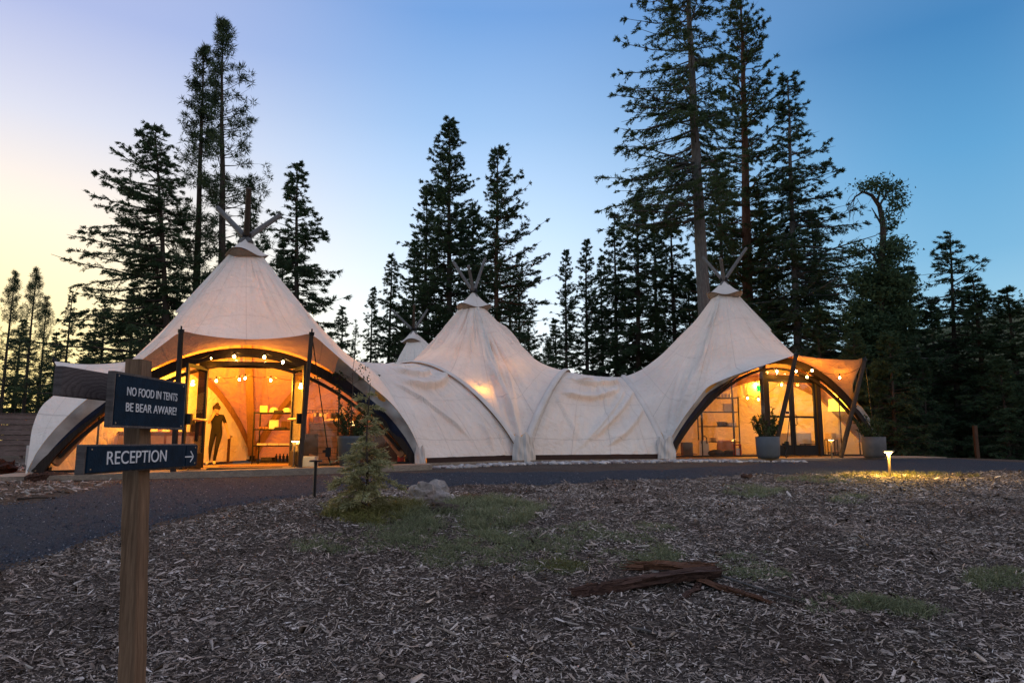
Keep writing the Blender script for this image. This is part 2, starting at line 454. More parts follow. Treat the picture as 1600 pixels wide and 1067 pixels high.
def grid_mesh(name, X, mat, periodic, UV, flip=False):
    N, Mr = X.shape[:2]
    if periodic: X = np.concatenate([X, X[:1]], 0); UV = np.concatenate([UV, UV[:1]+np.array([1, 0])], 0); N += 1
    i, j = np.meshgrid(np.arange(N-1), np.arange(Mr-1), indexing='ij'); a = (i*Mr+j).ravel()
    F = np.stack([a, a+1, a+Mr+1, a+Mr], 1)
    if flip: F = F[:, ::-1]
    return mesh_np(name, X.reshape(-1, 3), F, mat, True, UV.reshape(-1, 2))
def fabric(name, parent, feet, zf, apex, sides, edges, qc=1.0, seed=1, leg_rows=.5, folds=46, hang=1.0, up=3):
    rng = np.random.RandomState(seed)
    n = 48; N = 3*n; Ja = 24; J = Ja+5
    s = np.arange(n)/n
    A = np.concatenate([sd_.arch(s) for sd_ in sides]); A[:, 2] += .07
    E = []
    for sd_, e in zip(sides, edges):
        if e is None:
            loc = arch_local(s, sd_.W, sd_.H, sd_.bulge+.16); E.append(sd_.w(loc)-np.array([0, 0, .02]))
        else: E.append(e(s))
    E = np.concatenate(E)
    for k in range(3):                                # feet: common ground point pushed outwards
        c = np.array(apex[:2]); f = np.array(feet[k]); o = (f-c)/np.hypot(*(f-c))
        A[k*n] = (*(f+o*.12), zf[k]+.03); E[k*n] = (*(f+o*.16), zf[k]-.05)
    th = np.arange(N)/N
    ang = np.array([math.atan2(A[i, 1]-apex[1], A[i, 0]-apex[0]) for i in range(N)])
    r0 = np.stack([apex[0]+.10*np.cos(ang), apex[1]+.10*np.sin(ang), np.full(N, apex[2]-.1)], -1)
    X = np.zeros((N, J+1, 3)); fixed = np.zeros((N, J+1), bool)
    for j in range(J+1):
        if j <= Ja: t = j/Ja; X[:, j] = r0*(1-t)+A*t
        else: t = (j-Ja)/(J-Ja); X[:, j] = A*(1-t)+E*t
    fixed[:, 0] = True; fixed[:, J] = True; fixed[:, Ja] = True
    for k in range(3):
        i = k*n; f = np.array([*feet[k], zf[k]])
        for j in range(1, int(Ja*leg_rows)):
            t = j/Ja; c = np.array([apex[0], apex[1], apex[2]-.1])
            d = (f-c); o = np.array([d[0], d[1], 0]); o /= np.linalg.norm(o)
            X[i, j] = c+d*t**1.0+o*.10+np.array([0, 0, .08]); fixed[i, j] = True
    X = sor(X, fixed, 1.0, qc, True)
    Y = upsample(X, up, up, True); nn = normals(Y, True)
    NN, MM = Y.shape[:2]; TH = (np.arange(NN)/NN)[:, None]; TT = (np.arange(MM)/(MM-1)*J/Ja)[None, :]
    # sign so that normals point outwards
    mid = nn[:, MM//2]; ctr = Y[:, MM//2]-np.array([*apex[:2], 0]); 
    flip = True
    if (mid[:, :2]*ctr[:, :2]).sum() < 0: nn = -nn; flip = False
    D = np.zeros((NN, MM))
    for q in range(folds):
        t0 = rng.rand(); dr = rng.randn()*.012; a = rng.uniform(.008, .034)*(1 if rng.rand() < .65 else -1); wd = rng.uniform(.0025, .007)
        lo = rng.uniform(.08, .5); hi = lo+rng.uniform(.25, .6)
        dx = (TH-(t0+dr*TT)+.5) % 1-.5
        env = np.clip((TT-lo)/.12, 0, 1)*np.clip((hi-TT)/.15, 0, 1)
        D += a*np.exp(-(dx/wd)**2)*env
    for k in range(3):                                # tension folds fanning out of each foot
        for q in range(12):
            of = rng.uniform(-.055, .055); a = rng.uniform(.008, .03)
            c0 = k/3+of*np.clip((1.02-TT)/.5, 0, 1)
            dx = (TH-c0+.5) % 1-.5
            env = np.clip((TT-.6)/.15, 0, 1)*np.clip((1.0-TT)/.1, 0, 1)
            D += a*np.exp(-(dx/(.0035+.004*np.clip(1-TT, 0, 1)))**2)*env
    D += .02*np.sin(TT*22+3*np.sin(TH*40))*np.clip((TT-.3), 0, 1)*np.clip(1.0-TT, 0, 1)
    D += .012*np.sin(TH*2*PI*37+4*TT)*np.clip(TT*2-.3, 0, 1)*np.clip(1.1-TT, 0, 1)
    # wavy valance on the outermost rows
    Y = Y+nn*(D*hang*2.0)[..., None]
    UV = np.stack([np.broadcast_to(TH, (NN, MM)), np.broadcast_to(TT, (NN, MM))], -1)
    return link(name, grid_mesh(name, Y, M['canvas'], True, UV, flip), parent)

def beam_curve(Q, w, h, mb, ups=None):
    """rectangular section swept along points Q (world); section h across, w along the horizontal normal"""
    Q = [Vector(q) for q in Q]; N = len(Q); V = []; F = []
    c = (Q[0]+Q[-1])/2; 
    hor = (Q[-1]-Q[0]); hor.z = 0; hor.normalize(); nrm = Vector((hor.y, -hor.x, 0))
    for i in range(N):
        d = (Q[min(i+1, N-1)]-Q[max(i-1, 0)]).normalized(); up = nrm.cross(d).normalized()
        if up.z < 0 or (abs(up.z) < .05 and up.dot(Q[i]-c) < 0): up = -up
        if up.dot(Q[i]-Vector((c.x, c.y, c.z))) < 0: up = -up
        for a, b in ((-1, -1), (1, -1), (1, 1), (-1, 1)): V.append(Q[i]+nrm*(a*w/2)+up*(b*h/2))
    for i in range(N-1):
        for k in range(4): k2 = (k+1) % 4; F.append((i*4+k, i*4+k2, i*4+4+k2, i*4+4+k))
    F.append((0, 1, 2, 3)); F.append(tuple((N-1)*4+k for k in range(4)))
    mb.add(V, F)
def arch_beam(parent, side, dz=-.10, w=.13, h=.20, mat='dark_wood'):
    mb = MB(); Q = side.arch(np.linspace(0.004, .996, 41)); Q[:, 2] += dz; Q[:, 2] = np.maximum(Q[:, 2], np.minimum(side.za, side.zb)+.0)
    beam_curve(Q, w, h, mb); return mb.build('arch_beam', M[mat], parent)
def strip(name, parent, Aa, Bb, mat, rows=6, wav=0.0, seed=0):
    """ruled cloth strip between two sampled curves"""
    rng = np.random.RandomState(seed); n = len(Aa)
    ph = np.cumsum(rng.rand(n)*.9)
    X = np.zeros((n, rows+1, 3))
    for j in range(rows+1):
        t = j/rows; X[:, j] = Aa*(1-t)+Bb*t
        X[:, j, 2] += wav*np.sin(ph)*math.sin(PI*t); X[:, j, 1] -= wav*.8*np.cos(ph*.7)*math.sin(PI*t)
    UV = np.stack(np.meshgrid(np.linspace(0, 1, n), np.linspace(0, 1, rows+1), indexing='ij'), -1)
    return link(name, grid_mesh(name, X, mat, False, UV), parent)
def wall_panel(name, parent, side, x0, x1, y, mat, nx=16, top=-.16, bulge=True):
    V = []; xs = np.linspace(x0, x1, nx); rows = 6; A = []
    for x in xs:
        h = max(.02, side.archz(x)+top); A.append([side.pt(x, y+(side.bulge*math.sin(PI*(x/side.W+.5)) if bulge else 0), .0+h*k/rows) for k in range(rows+1)])
    return MB().grid(A).build(name, mat, parent, smooth=False)

def apex_cap(parent, apex, tips, rc=.46, hc=.62, rot=0, pr=1.0):
    ax, ay, az = apex
    n = 60; m = 10; A = []
    for i in range(n+1):
        a = 2*PI*i/n; row = []
        lob = .5+.5*math.cos(3*(a+PI/2+rot))                # three lobes, one toward the front
        for j in range(m+1):
            t = j/m; r = .05+(rc-.05)*t**1.05*(1+.16*lob*t); z = -hc*t*(1-.10*lob*t)+.08*lob*t**6
            row.append((ax+r*math.cos(a), ay+r*math.sin(a), az+.05+z))
        A.append(row)
    MB().grid(A).build('cap', M['rib_canvas'], parent, smooth=True)
    V = MB(); A = []
    for i in range(n+1):
        a = 2*PI*i/n; lob = .5+.5*math.cos(3*(a+PI/2+rot)); row = []
        for j in range(5):
            t = j/4; r = rc*(.94+.15*lob*.9)*(1-t*.22); z = -hc*(1-.10*lob)+.05+.06*lob-t*.13*(.3+lob)
            row.append((ax+r*math.cos(a), ay+r*math.sin(a), az+z))
        A.append(row)
    V.grid(A).build('vent', M['vent'], parent, smooth=True)
    for k, (tp, mt) in enumerate(tips):
        tp = Vector(tp); c = Vector((ax, ay, az+.03)); d = (tp-c).normalized()
        mb = MB(); mb.tube([c-d*.25, c+(tp-c)*.5, tp], [.078*pr, .072*pr, .066*pr], 12); mb.build('crossed_pole', M[mt], parent, smooth=False)
    mb = MB()
    for k in range(3): mb.tube([(ax+.11*math.cos(a), ay+.11*math.sin(a), az+.06+.04*k) for a in np.linspace(0, 2*PI, 13)], .018, 5)
    mb.build('lashing', M['steel_black'], parent)
M['vent'] = simple('vent_mesh', (.24, .17, .12), .8, .2, 10)
def tripod(parent, feet, zf, apex):
    for f, z in zip(feet, zf):
        a = Vector((*f, z)); b = Vector(apex)-Vector((0, 0, .15)); d = (b-a); a2 = a+d*.015
        c = Vector((apex[0], apex[1], z)); inw = (c-a).normalized()*.22
        mb = MB(); mb.beam(a2+inw+Vector((0, 0, .12)), b-Vector((0, 0, .2)), .20, .24); leg = mb.build('leg', M['beam'], parent)
        m2 = MB(); m2.box(a+inw+Vector((0, 0, .06)), (.10, .10, .12)); m2.box(a+inw+Vector((0, 0, .015)), (.34, .34, .03)); m2.build('foot_bracket', M['steel_black'], leg)

# feet in plan
FA = [(-9.6, 14.4), (-2.25, 16.8), (-8.0, 22.0)]; ZA = [.87, 1.0, .95]
FB = [(.25, 18.5), (1.65, 26.1), (-5.62, 23.5)]; ZB = [1.05, 1.05, 1.0]
FC = [(4.4, 20.15), (11.95, 22.95), (6.0, 28.0)]; ZC = [1.06, 1.06, 1.06]
APA = tuple(P(385, 374, 17.7)); APB = tuple(P(740, 459, 22.7)); APC = tuple(P(1131, 441, 23.7))
FD = [(-6.0, 27.0), (1.2, 29.5), (-4.4, 34.2)]
def mkside(F, Z, k, **kw): return Side(F[k], F[(k+1) % 3], Z[k], Z[(k+1) % 3], **kw)
sA = [mkside(FA, ZA, 0, H=2.62, bulge=.1), mkside(FA, ZA, 1, H=2.75, bulge=.4), mkside(FA, ZA, 2, H=2.7, bulge=.1)]
sB = [mkside(FB, ZB, 0, H=2.6, bulge=.75), mkside(FB, ZB, 1, H=2.6, bulge=.5), mkside(FB, ZB, 2, H=2.7, bulge=.5)]
sC = [mkside(FC, ZC, 0, H=3.0, bulge=.1), mkside(FC, ZC, 1, H=2.8, bulge=.0), mkside(FC, ZC, 2, H=2.6, bulge=1.3)]
def loc_of(side, p):
    p = np.array(p); d = p[:2]-side.m; x = float(d@side.ex); y = float(d@side.n); t = min(1, max(0, x/side.W+.5))
    return (x, y, float(p[2]-(side.za*(1-t)+side.zb*t)))
# awning pole tops
PA1 = P(283, 517, 14.0); PA2 = P(487, 521, 14.8); PA3 = P(85, 563, 17.2); PA4 = Vector((-10.6, 20.3, 3.5))
PC1 = P(1244, 554, 20.2); PC2 = P(1351, 562, 21.0)
edA = awning_edge(sA[0], .345, loc_of(sA[0], PA1), .675, loc_of(sA[0], PA2), sag=.12, push=.24, rad=.16, pr=.32, rr=.26)
edL = awning_edge(sA[2], .36, loc_of(sA[2], PA4), .66, loc_of(sA[2], PA3), sag=.2, push=.15, rad=.05, pr=.75, rr=.1)
edC = awning_edge(sC[0], .47, loc_of(sC[0], PC1), .80, loc_of(sC[0], PC2), sag=.03, pr=.10, rr=.02)

tentA = thing('tent', 'large pale canvas tent on the left with its tall peak and open double doors', 'tent', (-6.5, 17.6, .87))
tentB = thing('tent', 'pale canvas tent in the middle with a glowing patch low on its fabric', 'tent', (-1.2, 22.7, 1.05))
tentC = thing('tent', 'pale canvas tent on the right with closed glass double doors and a lit lounge', 'tent', (7.4, 23.7, 1.06))
tentD = thing('tent', 'pale canvas tent peak showing behind the slope between the left and middle tents', 'tent', (-3, 30.2, 1.0))
class Off:  # geometry below is given in world coordinates: parent and keep the place
    pass
def under(parent):
    """after building children in world coordinates, move them into the parent's frame"""
    bpy.context.view_layer.update()
    inv = Matrix.Translation(parent.location).to_4x4()
    inv = (Matrix.Translation(parent.location) @ Matrix.Rotation(parent.rotation_euler.z, 4, 'Z')).inverted()
    for c in parent.children:
        if c.get('_w'): continue
        c.matrix_local = inv @ c.matrix_local; c['_w'] = 1
    for c in parent.children:
        if '_w' in c: del c['_w']
fabric('canopy', tentA, FA, ZA, APA, sA, [edA, None, edL], seed=3, qc=1.2, leg_rows=.42, folds=60, hang=.6)
fabric('canopy', tentB, FB, ZB, APB, sB, [None, None, None], seed=5, qc=1.7, leg_rows=.26, folds=90, hang=1.3)
fabric('canopy', tentC, FC, ZC, APC, sC, [edC, None, None], seed=8, qc=1.4, leg_rows=.36, folds=70, hang=1.0)
sD = [mkside(FD, [1]*3, k, H=2.6, bulge=.4) for k in range(3)]
APD = tuple(P(646, 518, 30.2))
fabric('canopy', tentD, FD, [1]*3, APD, sD, [None]*3, seed=11, folds=60, up=2)
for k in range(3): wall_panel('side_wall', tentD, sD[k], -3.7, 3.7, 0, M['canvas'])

tripod(tentA, FA, ZA, APA); tripod(tentB, FB, ZB, APB); tripod(tentC, FC, ZC, APC)
apex_cap(tentA, (APA[0], APA[1], APA[2]), [(P(340, 325, 18.5), 'pole_grey'), (P(389, 294, 16.9), 'pole_dark'), (P(437, 337, 18.5), 'pole_grey')], rc=.50, hc=.55)
apex_cap(tentB, APB, [(P(708, 409, 23.4), 'pole_grey'), (P(732, 415, 21.9), 'pole_grey'), (P(758, 404, 23.4), 'pole_grey')], rc=.52, hc=.58, rot=.75, pr=.72)
apex_cap(tentC, APC, [(P(1098, 402, 24.4), 'pole_grey'), (P(1126, 404, 22.9), 'pole_grey'), (P(1166, 388, 24.4), 'pole_grey')], rc=.54, hc=.58, rot=1.25, pr=.8)
apex_cap(tentD, APD, [(P(612, 484, 31), 'pole_grey'), (P(647, 476, 29.6), 'pole_dark'), (P(668, 484, 31), 'pole_grey')], rc=.50, hc=.56, pr=.75)
for k in range(3): arch_beam(tentA, sA[k], mat='dark_wood' if k == 0 else 'beam'); arch_beam(tentB, sB[k], mat='beam'); arch_beam(tentC, sC[k], mat='dark_wood' if k == 0 else 'beam')
# second, lower rail of the openings' arches
def inner_rail(parent, side):
    mb = MB(); s_ = np.linspace(.05, .95, 37); L = arch_local(s_, side.W, side.H, side.bulge); L[:, 2] = np.maximum(.02, L[:, 2]-.34); L[:, 1] -= .1
    beam_curve(side.w(L), .10, .07, mb); mb.build('inner_rail', M['dark_wood'], parent)
inner_rail(tentA, sA[0]); inner_rail(tentC, sC[0])
# turned-in hems and navy flaps beside the openings
def flaps(parent, side, edge, s0, s1, seed, k=.45):
    t = np.linspace(s0, s1, 60); E = edge(t)
    L = arch_local(t, side.W, side.H, side.bulge); L[:, 2] = np.maximum(0, L[:, 2]-.20); L[:, 1] += .02
    A = side.w(L); Bm = E*(1-k)+A*k; Bm[:, 2] -= .02
    E2 = E.copy(); E2[:, 2] -= .015
    strip('hem', parent, E2, Bm, M['hem'], 6, .035, seed); strip('flap', parent, Bm, A, M['navy_flap'], 6, .03, seed+1)
flaps(tentA, sA[0], edA, .004, .26, 1, .62); flaps(tentA, sA[0], edA, .74, .996, 4, .5)
flaps(tentC, sC[0], edC, .004, .36, 7, .4); flaps(tentC, sC[0], edC, .86, .996, 9)

# tunnels between the tents
def tunnel(parent, sa, sb, za, zb, smiles, seed, sagk=1.0):
    """sa runs front->back, sb runs back->front"""
    n = 60; m = 18; s_ = np.linspace(0, 1, n+1)
    A = sa.arch(s_); B = sb.arch(1-s_); A[:, 2] += .04; B[:, 2] += .04
    X = np.zeros((n+1, m+1, 3)); fixed = np.zeros((n+1, m+1), bool)
    for j in range(m+1): t = j/m; X[:, j] = A*(1-t)+B*t
    X[:, :, 2] -= .05
    for j in range(m+1):
        X[0, j, 2] = deckz(X[0, j, 0])+.10; X[n, j, 2] = deckz(X[n, j, 0])+.1
    fixed[0] = fixed[n] = True; fixed[:, 0] = fixed[:, m] = True
    X[:, 0] = A; X[:, m] = B; X[0, 0, 2] = max(X[0, 0, 2], A[0, 2]+.05)
    X = sor(X, fixed, 1.0, .22*sagk, False, 300, 1.7)
    Y = upsample(X, 6, 4, False); nn = normals(Y, False)
    flip = True
    if nn[n*6//4, 36, 1] > 0: nn = -nn; flip = False
    NN, MM = Y.shape[:2]; S = np.linspace(0, 1, NN)[:, None]; U = np.linspace(0, 1, MM)[None, :]
    D = np.zeros((NN, MM)); Z = np.zeros((NN, MM))
    for (u0, u1, sc, drop, a, wd) in smiles:
        t = (U-u0)/(u1-u0); env = np.clip(np.minimum(t, 1-t)/.22, 0, 1); env = env*env*(3-2*env)
        c = sc[0]*(1-t)+sc[1]*t-drop*4*t*(1-t)
        q = (S-c)/wd
        D += a*1.55*env*np.where(q > 0, np.exp(-(q/2.2)**2), np.exp(-(q/.32)**2))
    rng = np.random.RandomState(seed)
    for q in range(46):                                # hanging folds spreading from the ribs and feet
        u0 = rng.rand(); sl = rng.uniform(-1.8, 1.8)*(.5-u0+.2*rng.randn()); s0 = rng.uniform(0, .42); ln = rng.uniform(.06, .2); a = rng.uniform(.004, .018)
        c = u0+sl*(S-s0); env = np.exp(-((S-s0)/ln)**2)
        D += a*np.exp(-((U-c)/.02)**2)*env
    D += .03*np.sin(S*PI*7+2*U)*(1-np.abs(2*U-1))*np.exp(-((S-.25)/.2)**2)
    Y = Y+nn*(D*1.5)[..., None]
    UV = np.stack([np.broadcast_to(U*.25+.02, (NN, MM)), np.broadcast_to(S*2.0+.05, (NN, MM))], -1)
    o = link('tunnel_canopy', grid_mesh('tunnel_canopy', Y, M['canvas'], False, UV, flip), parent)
    return o
smAB = [(.30, .80, (.315, .315), .040, .060, .016), (.22, .98, (.245, .30), .055, .085, .015), (.12, .60, (.235, .02), -.01, .04, .010),
        (.35, .9, (.40, .40), .03, .03, .014), (.72, .84, (.0, .11), 0, .03, .012), (.86, .95, (.01, .12), 0, .03, .012)]
smBC = [(.22, .86, (.305, .32), .040, .07, .015), (.10, .82, (.225, .255), .050, .075, .015), (.42, .99, (.03, .25), .02, .06, .014),
        (.10, .50, (.33, .30), .02, .03, .012), (.55, .98, (.02, .15), .02, .05, .012), (.35, .9, (.01, .27), .02, .03, .01), (.08, .4, (.2, .02), .0, .025, .012)]
tunnel(tentB, sA[1], sB[2], ZA, ZB, smAB, 21)
tunnel(tentB, sB[0], sC[2], ZB, ZC, smBC, 22)
# proud rib covers over the arches where the tunnels meet the tents
def rib_cover(parent, side, wide=.22, off=.10, s0=.0, s1=1.0):
    t = np.linspace(s0, s1, 70); A = side.arch(t); n3 = np.array([*side.n, 0]); rows = []
    c = np.array([*side.m, side.za])
    out = []
    for i in range(len(t)):
        a = A[max(0, i-1)]; b = A[min(len(t)-1, i+1)]; d = (b-a)/np.linalg.norm(b-a)
        up = np.cross(n3, d); 
        if up@(A[i]-c) < 0: up = -up
        row = []
        for k in range(7):
            q = k/6*2-1; row.append(tuple(A[i]+n3*(q*wide/2+.05)+up*(off+.045*math.sqrt(max(0, 1-q*q))-.02)))
        out.append(row)
    MB().grid(out).build('rib_cover', M['rib_canvas'], parent, smooth=True)
rib_cover(tentB, sB[0], .19); rib_cover(tentB, sB[2], .19); rib_cover(tentC, sC[2], .19)
# gathered foot wraps
def foot_wrap(parent, f, z, out, w=.5, h=.62, seed=0, dirn=None):
    rng = random.Random(seed); o = Vector((out[0], out[1], 0)).normalized(); x = Vector((-o.y, o.x, 0)); A = []
    c = Vector((f[0], f[1], z)); nx = 40
    for i in range(nx+1):
        t = i/nx*2-1; row = []
        fo = .022*math.sin(t*8+seed)+.014*math.sin(t*19+seed*2)+.008*math.sin(t*41+seed)
        for j in range(13):
            v = j/12; ww = w*(.46+.05*math.sin(v*5)+.08*(1-v)**2); dep = (1-t*t)
            p = c+x*(t*ww)+o*(.16+.22*dep*(1-.55*v)+fo*(1-.6*abs(v-.5)))+Vector((0, 0, -.03+h*v+.06*math.sin(t*5+seed)*v))+o*(.03*math.sin(v*9+t*7)*(1-v)*v*3)
            row.append(p)
        A.append(row)
    MB().grid(A).build('foot_wrap', M['rib_canvas'], parent, smooth=True)
foot_wrap(tentB, FB[0], ZB[0]-.06, (FB[0][0]-APB[0], FB[0][1]-APB[1]), .58, .72, 1)
foot_wrap(tentC, FC[0], ZC[0]-.06, (FC[0][0]-APC[0], FC[0][1]-APC[1]), .62, .62, 4)
foot_wrap(tentA, FA[1], ZA[1]-.08, (.6, -.8), .25, .5, 7)
# closed canvas walls on the far sides
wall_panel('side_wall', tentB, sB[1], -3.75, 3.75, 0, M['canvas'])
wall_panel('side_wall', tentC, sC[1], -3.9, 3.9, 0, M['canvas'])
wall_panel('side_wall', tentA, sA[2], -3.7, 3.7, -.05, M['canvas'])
# dark base board along the tunnel skirts
for (a, b) in (((-2.0, 16.85), (.1, 18.35)), ((.5, 18.55), (4.5, 20.2))):
    mb = MB(); za = deckz(a[0]); zb = deckz(b[0])
    mb.beam((a[0], a[1], za+.03), (b[0], b[1], zb+.03), .05, .16); mb.build('base_board', M['skirt'], tentB)

# entrance fronts
def door_leaf(parent, hinge, ang, wd=.90, h=2.3, side=1, mid=True, mullion=False, glassm='glass'):
    """local x runs from the hinge to the free edge"""
    r = link('door', None, parent, hinge, ang)
    mb = MB(); t = .05; st = .075
    mb.box((st/2, 0, h/2), (st, t, h)); mb.box((wd-st/2, 0, h/2), (st, t, h))
    mb.box((wd/2, 0, h-st/2), (wd-2*st, t-.004, st)); mb.box((wd/2, 0, .16), (wd-2*st, t-.004, .32))
    if mullion: mb.box((wd/2, 0, 1.18), (wd-2*st, t-.006, .06))
    mb.build('door_frame', M['steel_black'], r)
    MB().box((wd/2, 0, h/2+.1), (wd-2*st+.01, .012, h-.42)).build('glass', M[glassm], r)
    return r
def entrance(parent, side, xc, hw=.94, y=-.12, Hd=2.34, head=.14, open_=True):
    ybul = side.bulge
    g = lambda x, yy, z: side.pt(x, yy, z)
    for sx in (-1, 1):
        x = xc+sx*(hw+.09); mb = MB(); mb.beam(g(x, y, 0), g(x, y, side.archz(x)-.12), .15, .13, up=(side.n[0], side.n[1], 0)); mb.build('door_post', M['dark_wood'], parent)
    mb = MB(); mb.beam(g(xc-hw-.02, y, Hd+head/2), g(xc+hw+.02, y, Hd+head/2), .12, head); mb.build('header', M['dark_wood'], parent)
    # clear vinyl walls left and right of the door
    for (a, b) in ((-side.W/2+.12, xc-hw-.17), (xc+hw+.17, side.W/2-.12)):
        wall_panel('clear_wall', parent, side, a, b, -.10, M['vinyl'], 18, -.12)
        # thin frame bars of the clear walls
        mb = MB()
        k = 2
        for q in range(1, k+1):
            x = a+(b-a)*q/(k+1); zt = side.archz(x)-.15
            if zt > .5: mb.beam(g(x, -.09, 0), g(x, -.09, zt), .03, .03)
        mb.beam(g(a, -.08, .025), g(b, -.08, .025), .05, .05)
        mb.build('wall_bar', M['dark_wood'], parent)
    A = [[g(x, -.1, z) for z in (Hd+head, max(Hd+head+.01, side.archz(x)-.1))] for x in np.linspace(xc-hw, xc+hw, 12)]
    MB().grid(A).build('transom', M['glass'], parent)
entrance(tentA, sA[0], .12, .92, Hd=2.20)
eA = sA[0]
ph = MB()
hz = Vector(eA.pt(.12-.90, -.06, .02)); hz2 = Vector(eA.pt(.12+.90, -.06, .02))
dl = door_leaf(tentA, hz, R_(-92), .92, 2.17)
dr_ = door_leaf(tentA, hz2, R_(-58), .92, 2.17)
for d_, sg in ((dl, 1), (dr_, -1)):
    b_ = MB(); b_.tube([(.12, sg*.09, 1.02), (.80, sg*.09, 1.02)], .028, 8); b_.build('push_bar', M['chrome'], d_)
    b_ = MB(); b_.box((.84, sg*.07, 1.02), (.10, .10, .22)); b_.box((.84, -sg*.05, 1.02), (.05, .05, .3)); b_.build('latch_box', M['steel_black'], d_, bevel=.01)
    b_ = MB(); b_.tube([(.84, 0, .0), (.84, sg*.10, .03), (.84, sg*.12, -.01)], .012, 6); b_.build('door_stop', M['steel_black'], d_)
# C: closed double doors
XC = .56
entrance(tentC, sC[0], XC, .95)
eC = sC[0]
p = eC.pt(XC-.93, -.12, .02); p2 = eC.pt(XC+.93, -.12, .02)
door_leaf(tentC, p, eC.rz, .92, 2.32, mullion=True); dcr = door_leaf(tentC, p2, eC.rz+PI, .92, 2.32, mullion=True)
for x_ in (.84,):
    b_ = MB(); b_.tube([(x_, .03, .92), (x_, .09, .95), (x_, .09, 1.22), (x_, .03, 1.25)], .014, 6); b_.build('pull_handle', M['steel_black'], dcr)

def awning_pole(parent, top, base, r=.045, mat='pole_dark'):
    mb = MB(); mb.tube([base, Vector(base).lerp(top, .5), top], [r*1.05, r*1.02, r*.9], 12)
    d = (Vector(top)-Vector(base)).normalized()
    o = mb.build('awning_pole', M[mat], parent)
    m2 = MB(); m2.tube([Vector(top), Vector(top)+d*.10], .018, 8); m2.tube([Vector(top)-d*.04, Vector(top)+d*.03], r*1.15, 10); m2.build('pole_cap', M['steel_black'], o)
awning_pole(tentA, PA1, (PA1.x-.02, PA1.y+.1, .87), .055, 'dark_wood')
awning_pole(tentA, PA2, tuple(P(468, 735, 15.2)), .05, 'pole_dark')
awning_pole(tentA, PA3, (-10.0, 17.7, .8), .045, 'pole_dark')
awning_pole(tentA, PA4, (-10.4, 20.3, .8), .045, 'pole_dark')
bc1 = P(1208, 717, 20.4); bc1.z = 1.06; bc2 = P(1314, 713, 20.7); bc2.z = 1.06
awning_pole(tentC, PC1, bc1, .065, 'pole_dark'); awning_pole(tentC, PC2, bc2, .065, 'pole_dark')
def strap(parent, a, b, gear=True):
    a = Vector(a); b = Vector(b); mb = MB(); mb.tube([a, a.lerp(b, .86)], .012, 5)
    o = mb.build('strap', M['steel_black'], parent)
    if gear:
        m = a.lerp(b, .80); c = a.lerp(b, .88)
        m2 = MB(); m2.box(c, (.10, .08, .20)); m2.box(c+Vector((-.06, 0, .02)), (.12, .05, .06)); m2.tube([c+Vector((.0, 0, -.08)), b+Vector((0, 0, .10))], .02, 6)
        m2.tube([b+Vector((0, 0, .10)), b+Vector((.03, 0, .0)), b+Vector((.07, 0, .05))], .014, 5); m2.build('ratchet', M['steel_black'], o)
g1 = P(516, 733, 15.9); g1.z = .93
strap(tentA, PA2, g1)
g2 = P(1227, 716, 19.8); g2.z = 1.06
strap(tentC, PC1, g2)
g3 = P(1371, 716, 20.9); g3.z = 1.06
strap(tentC, PC2, g3)
for t_ in (tentA, tentB, tentC, tentD): under(t_)

# decks under the tents
def deck(name, poly, ztop, th=.16):
    n = len(poly); V = [(x, y, ztop(x)) for x, y in poly]+[(x, y, ztop(x)-th) for x, y in poly]
    F = [tuple(range(n)), tuple(range(n, 2*n))[::-1]]+[(i, i+n, (i+1) % n+n, (i+1) % n) for i in range(n)]
    me = bpy.data.meshes.new(name); me.from_pydata(V, [], F); me.materials.append(M['deck']); me.update()
    return struct(name, me)
def offs(a, b, d, e0=0, e1=0):
    a = np.array(a, float); b = np.array(b, float); ex = (b-a)/np.hypot(*(b-a)); n = np.array([ex[1], -ex[0]])
    return tuple(a+n*d-ex*e0), tuple(b+n*d+ex*e1)
a1, a2 = offs(FA[0], FA[1], 1.35, .6, .1); c1, c2 = offs(FC[0], FC[1], 1.5, -.3, .9)
deck('floor', [a1, a2, (-1.95, 16.7), (.3, 18.15), (4.75, 19.95), (5.4, 19.6), c1, c2, (13.2, 23.4), (6.2, 29), (1.7, 26.6), (-5.7, 24.2), (-8.2, 23), (-10.4, 15)], lambda x: deckz(x)-.012)
# ================================================================== GROUND
def b_ground(n):
    o = n.obj()
    f = n.noise(28, 6, .75, o); g = n.noise(1.1, 5, .6, o)
    c = n.ramp(f, [(.32, (.020, .015, .012)), (.52, (.080, .062, .051)), (.72, (.22, .175, .145))])
    c = n.mix(n.ramp(g, [(.45, 0.0), (.68, .6)]), c, n.ramp(f, [(.3, (.022, .014, .010)), (.7, (.09, .055, .036))]))
    n.to(n.pbr(c, .95, n.bump(f, 1.0, .03), 0, .1))
M['ground'] = mk('wood_chip_ground', b_ground)
def b_path(n):
    o = n.obj()
    f = n.noise(48, 6, .9, o); g = n.noise(1.6, 5, .65, o); h = n.n('ShaderNodeTexVoronoi', {'Vector': o, 'Scale': 75.0}).outputs['Distance']
    c = n.ramp(f, [(.40, (.011, .016, .025)), (.60, (.072, .088, .115))])
    c = n.mix(n.ramp(g, [(.4, 0.0), (.7, .55)]), c, (.048, .056, .070))
    hh = n.mth('ADD', f, n.mth('MULTIPLY', h, .8))
    n.to(n.pbr(c, .9, n.bump(hh, 1.0, .03), 0, .15))
M['path'] = mk('crushed_gravel_path', b_path)
xs = np.concatenate([-np.geomspace(900, 17, 26), np.linspace(-16, 20, 181), np.geomspace(21, 900, 26)])
ys = np.concatenate([-np.geomspace(900, 3, 24), np.linspace(-2, 32, 171), np.geomspace(33, 1500, 30)])
XX, YY = np.meshgrid(xs, ys, indexing='ij'); ZZ = gz(XX, YY)
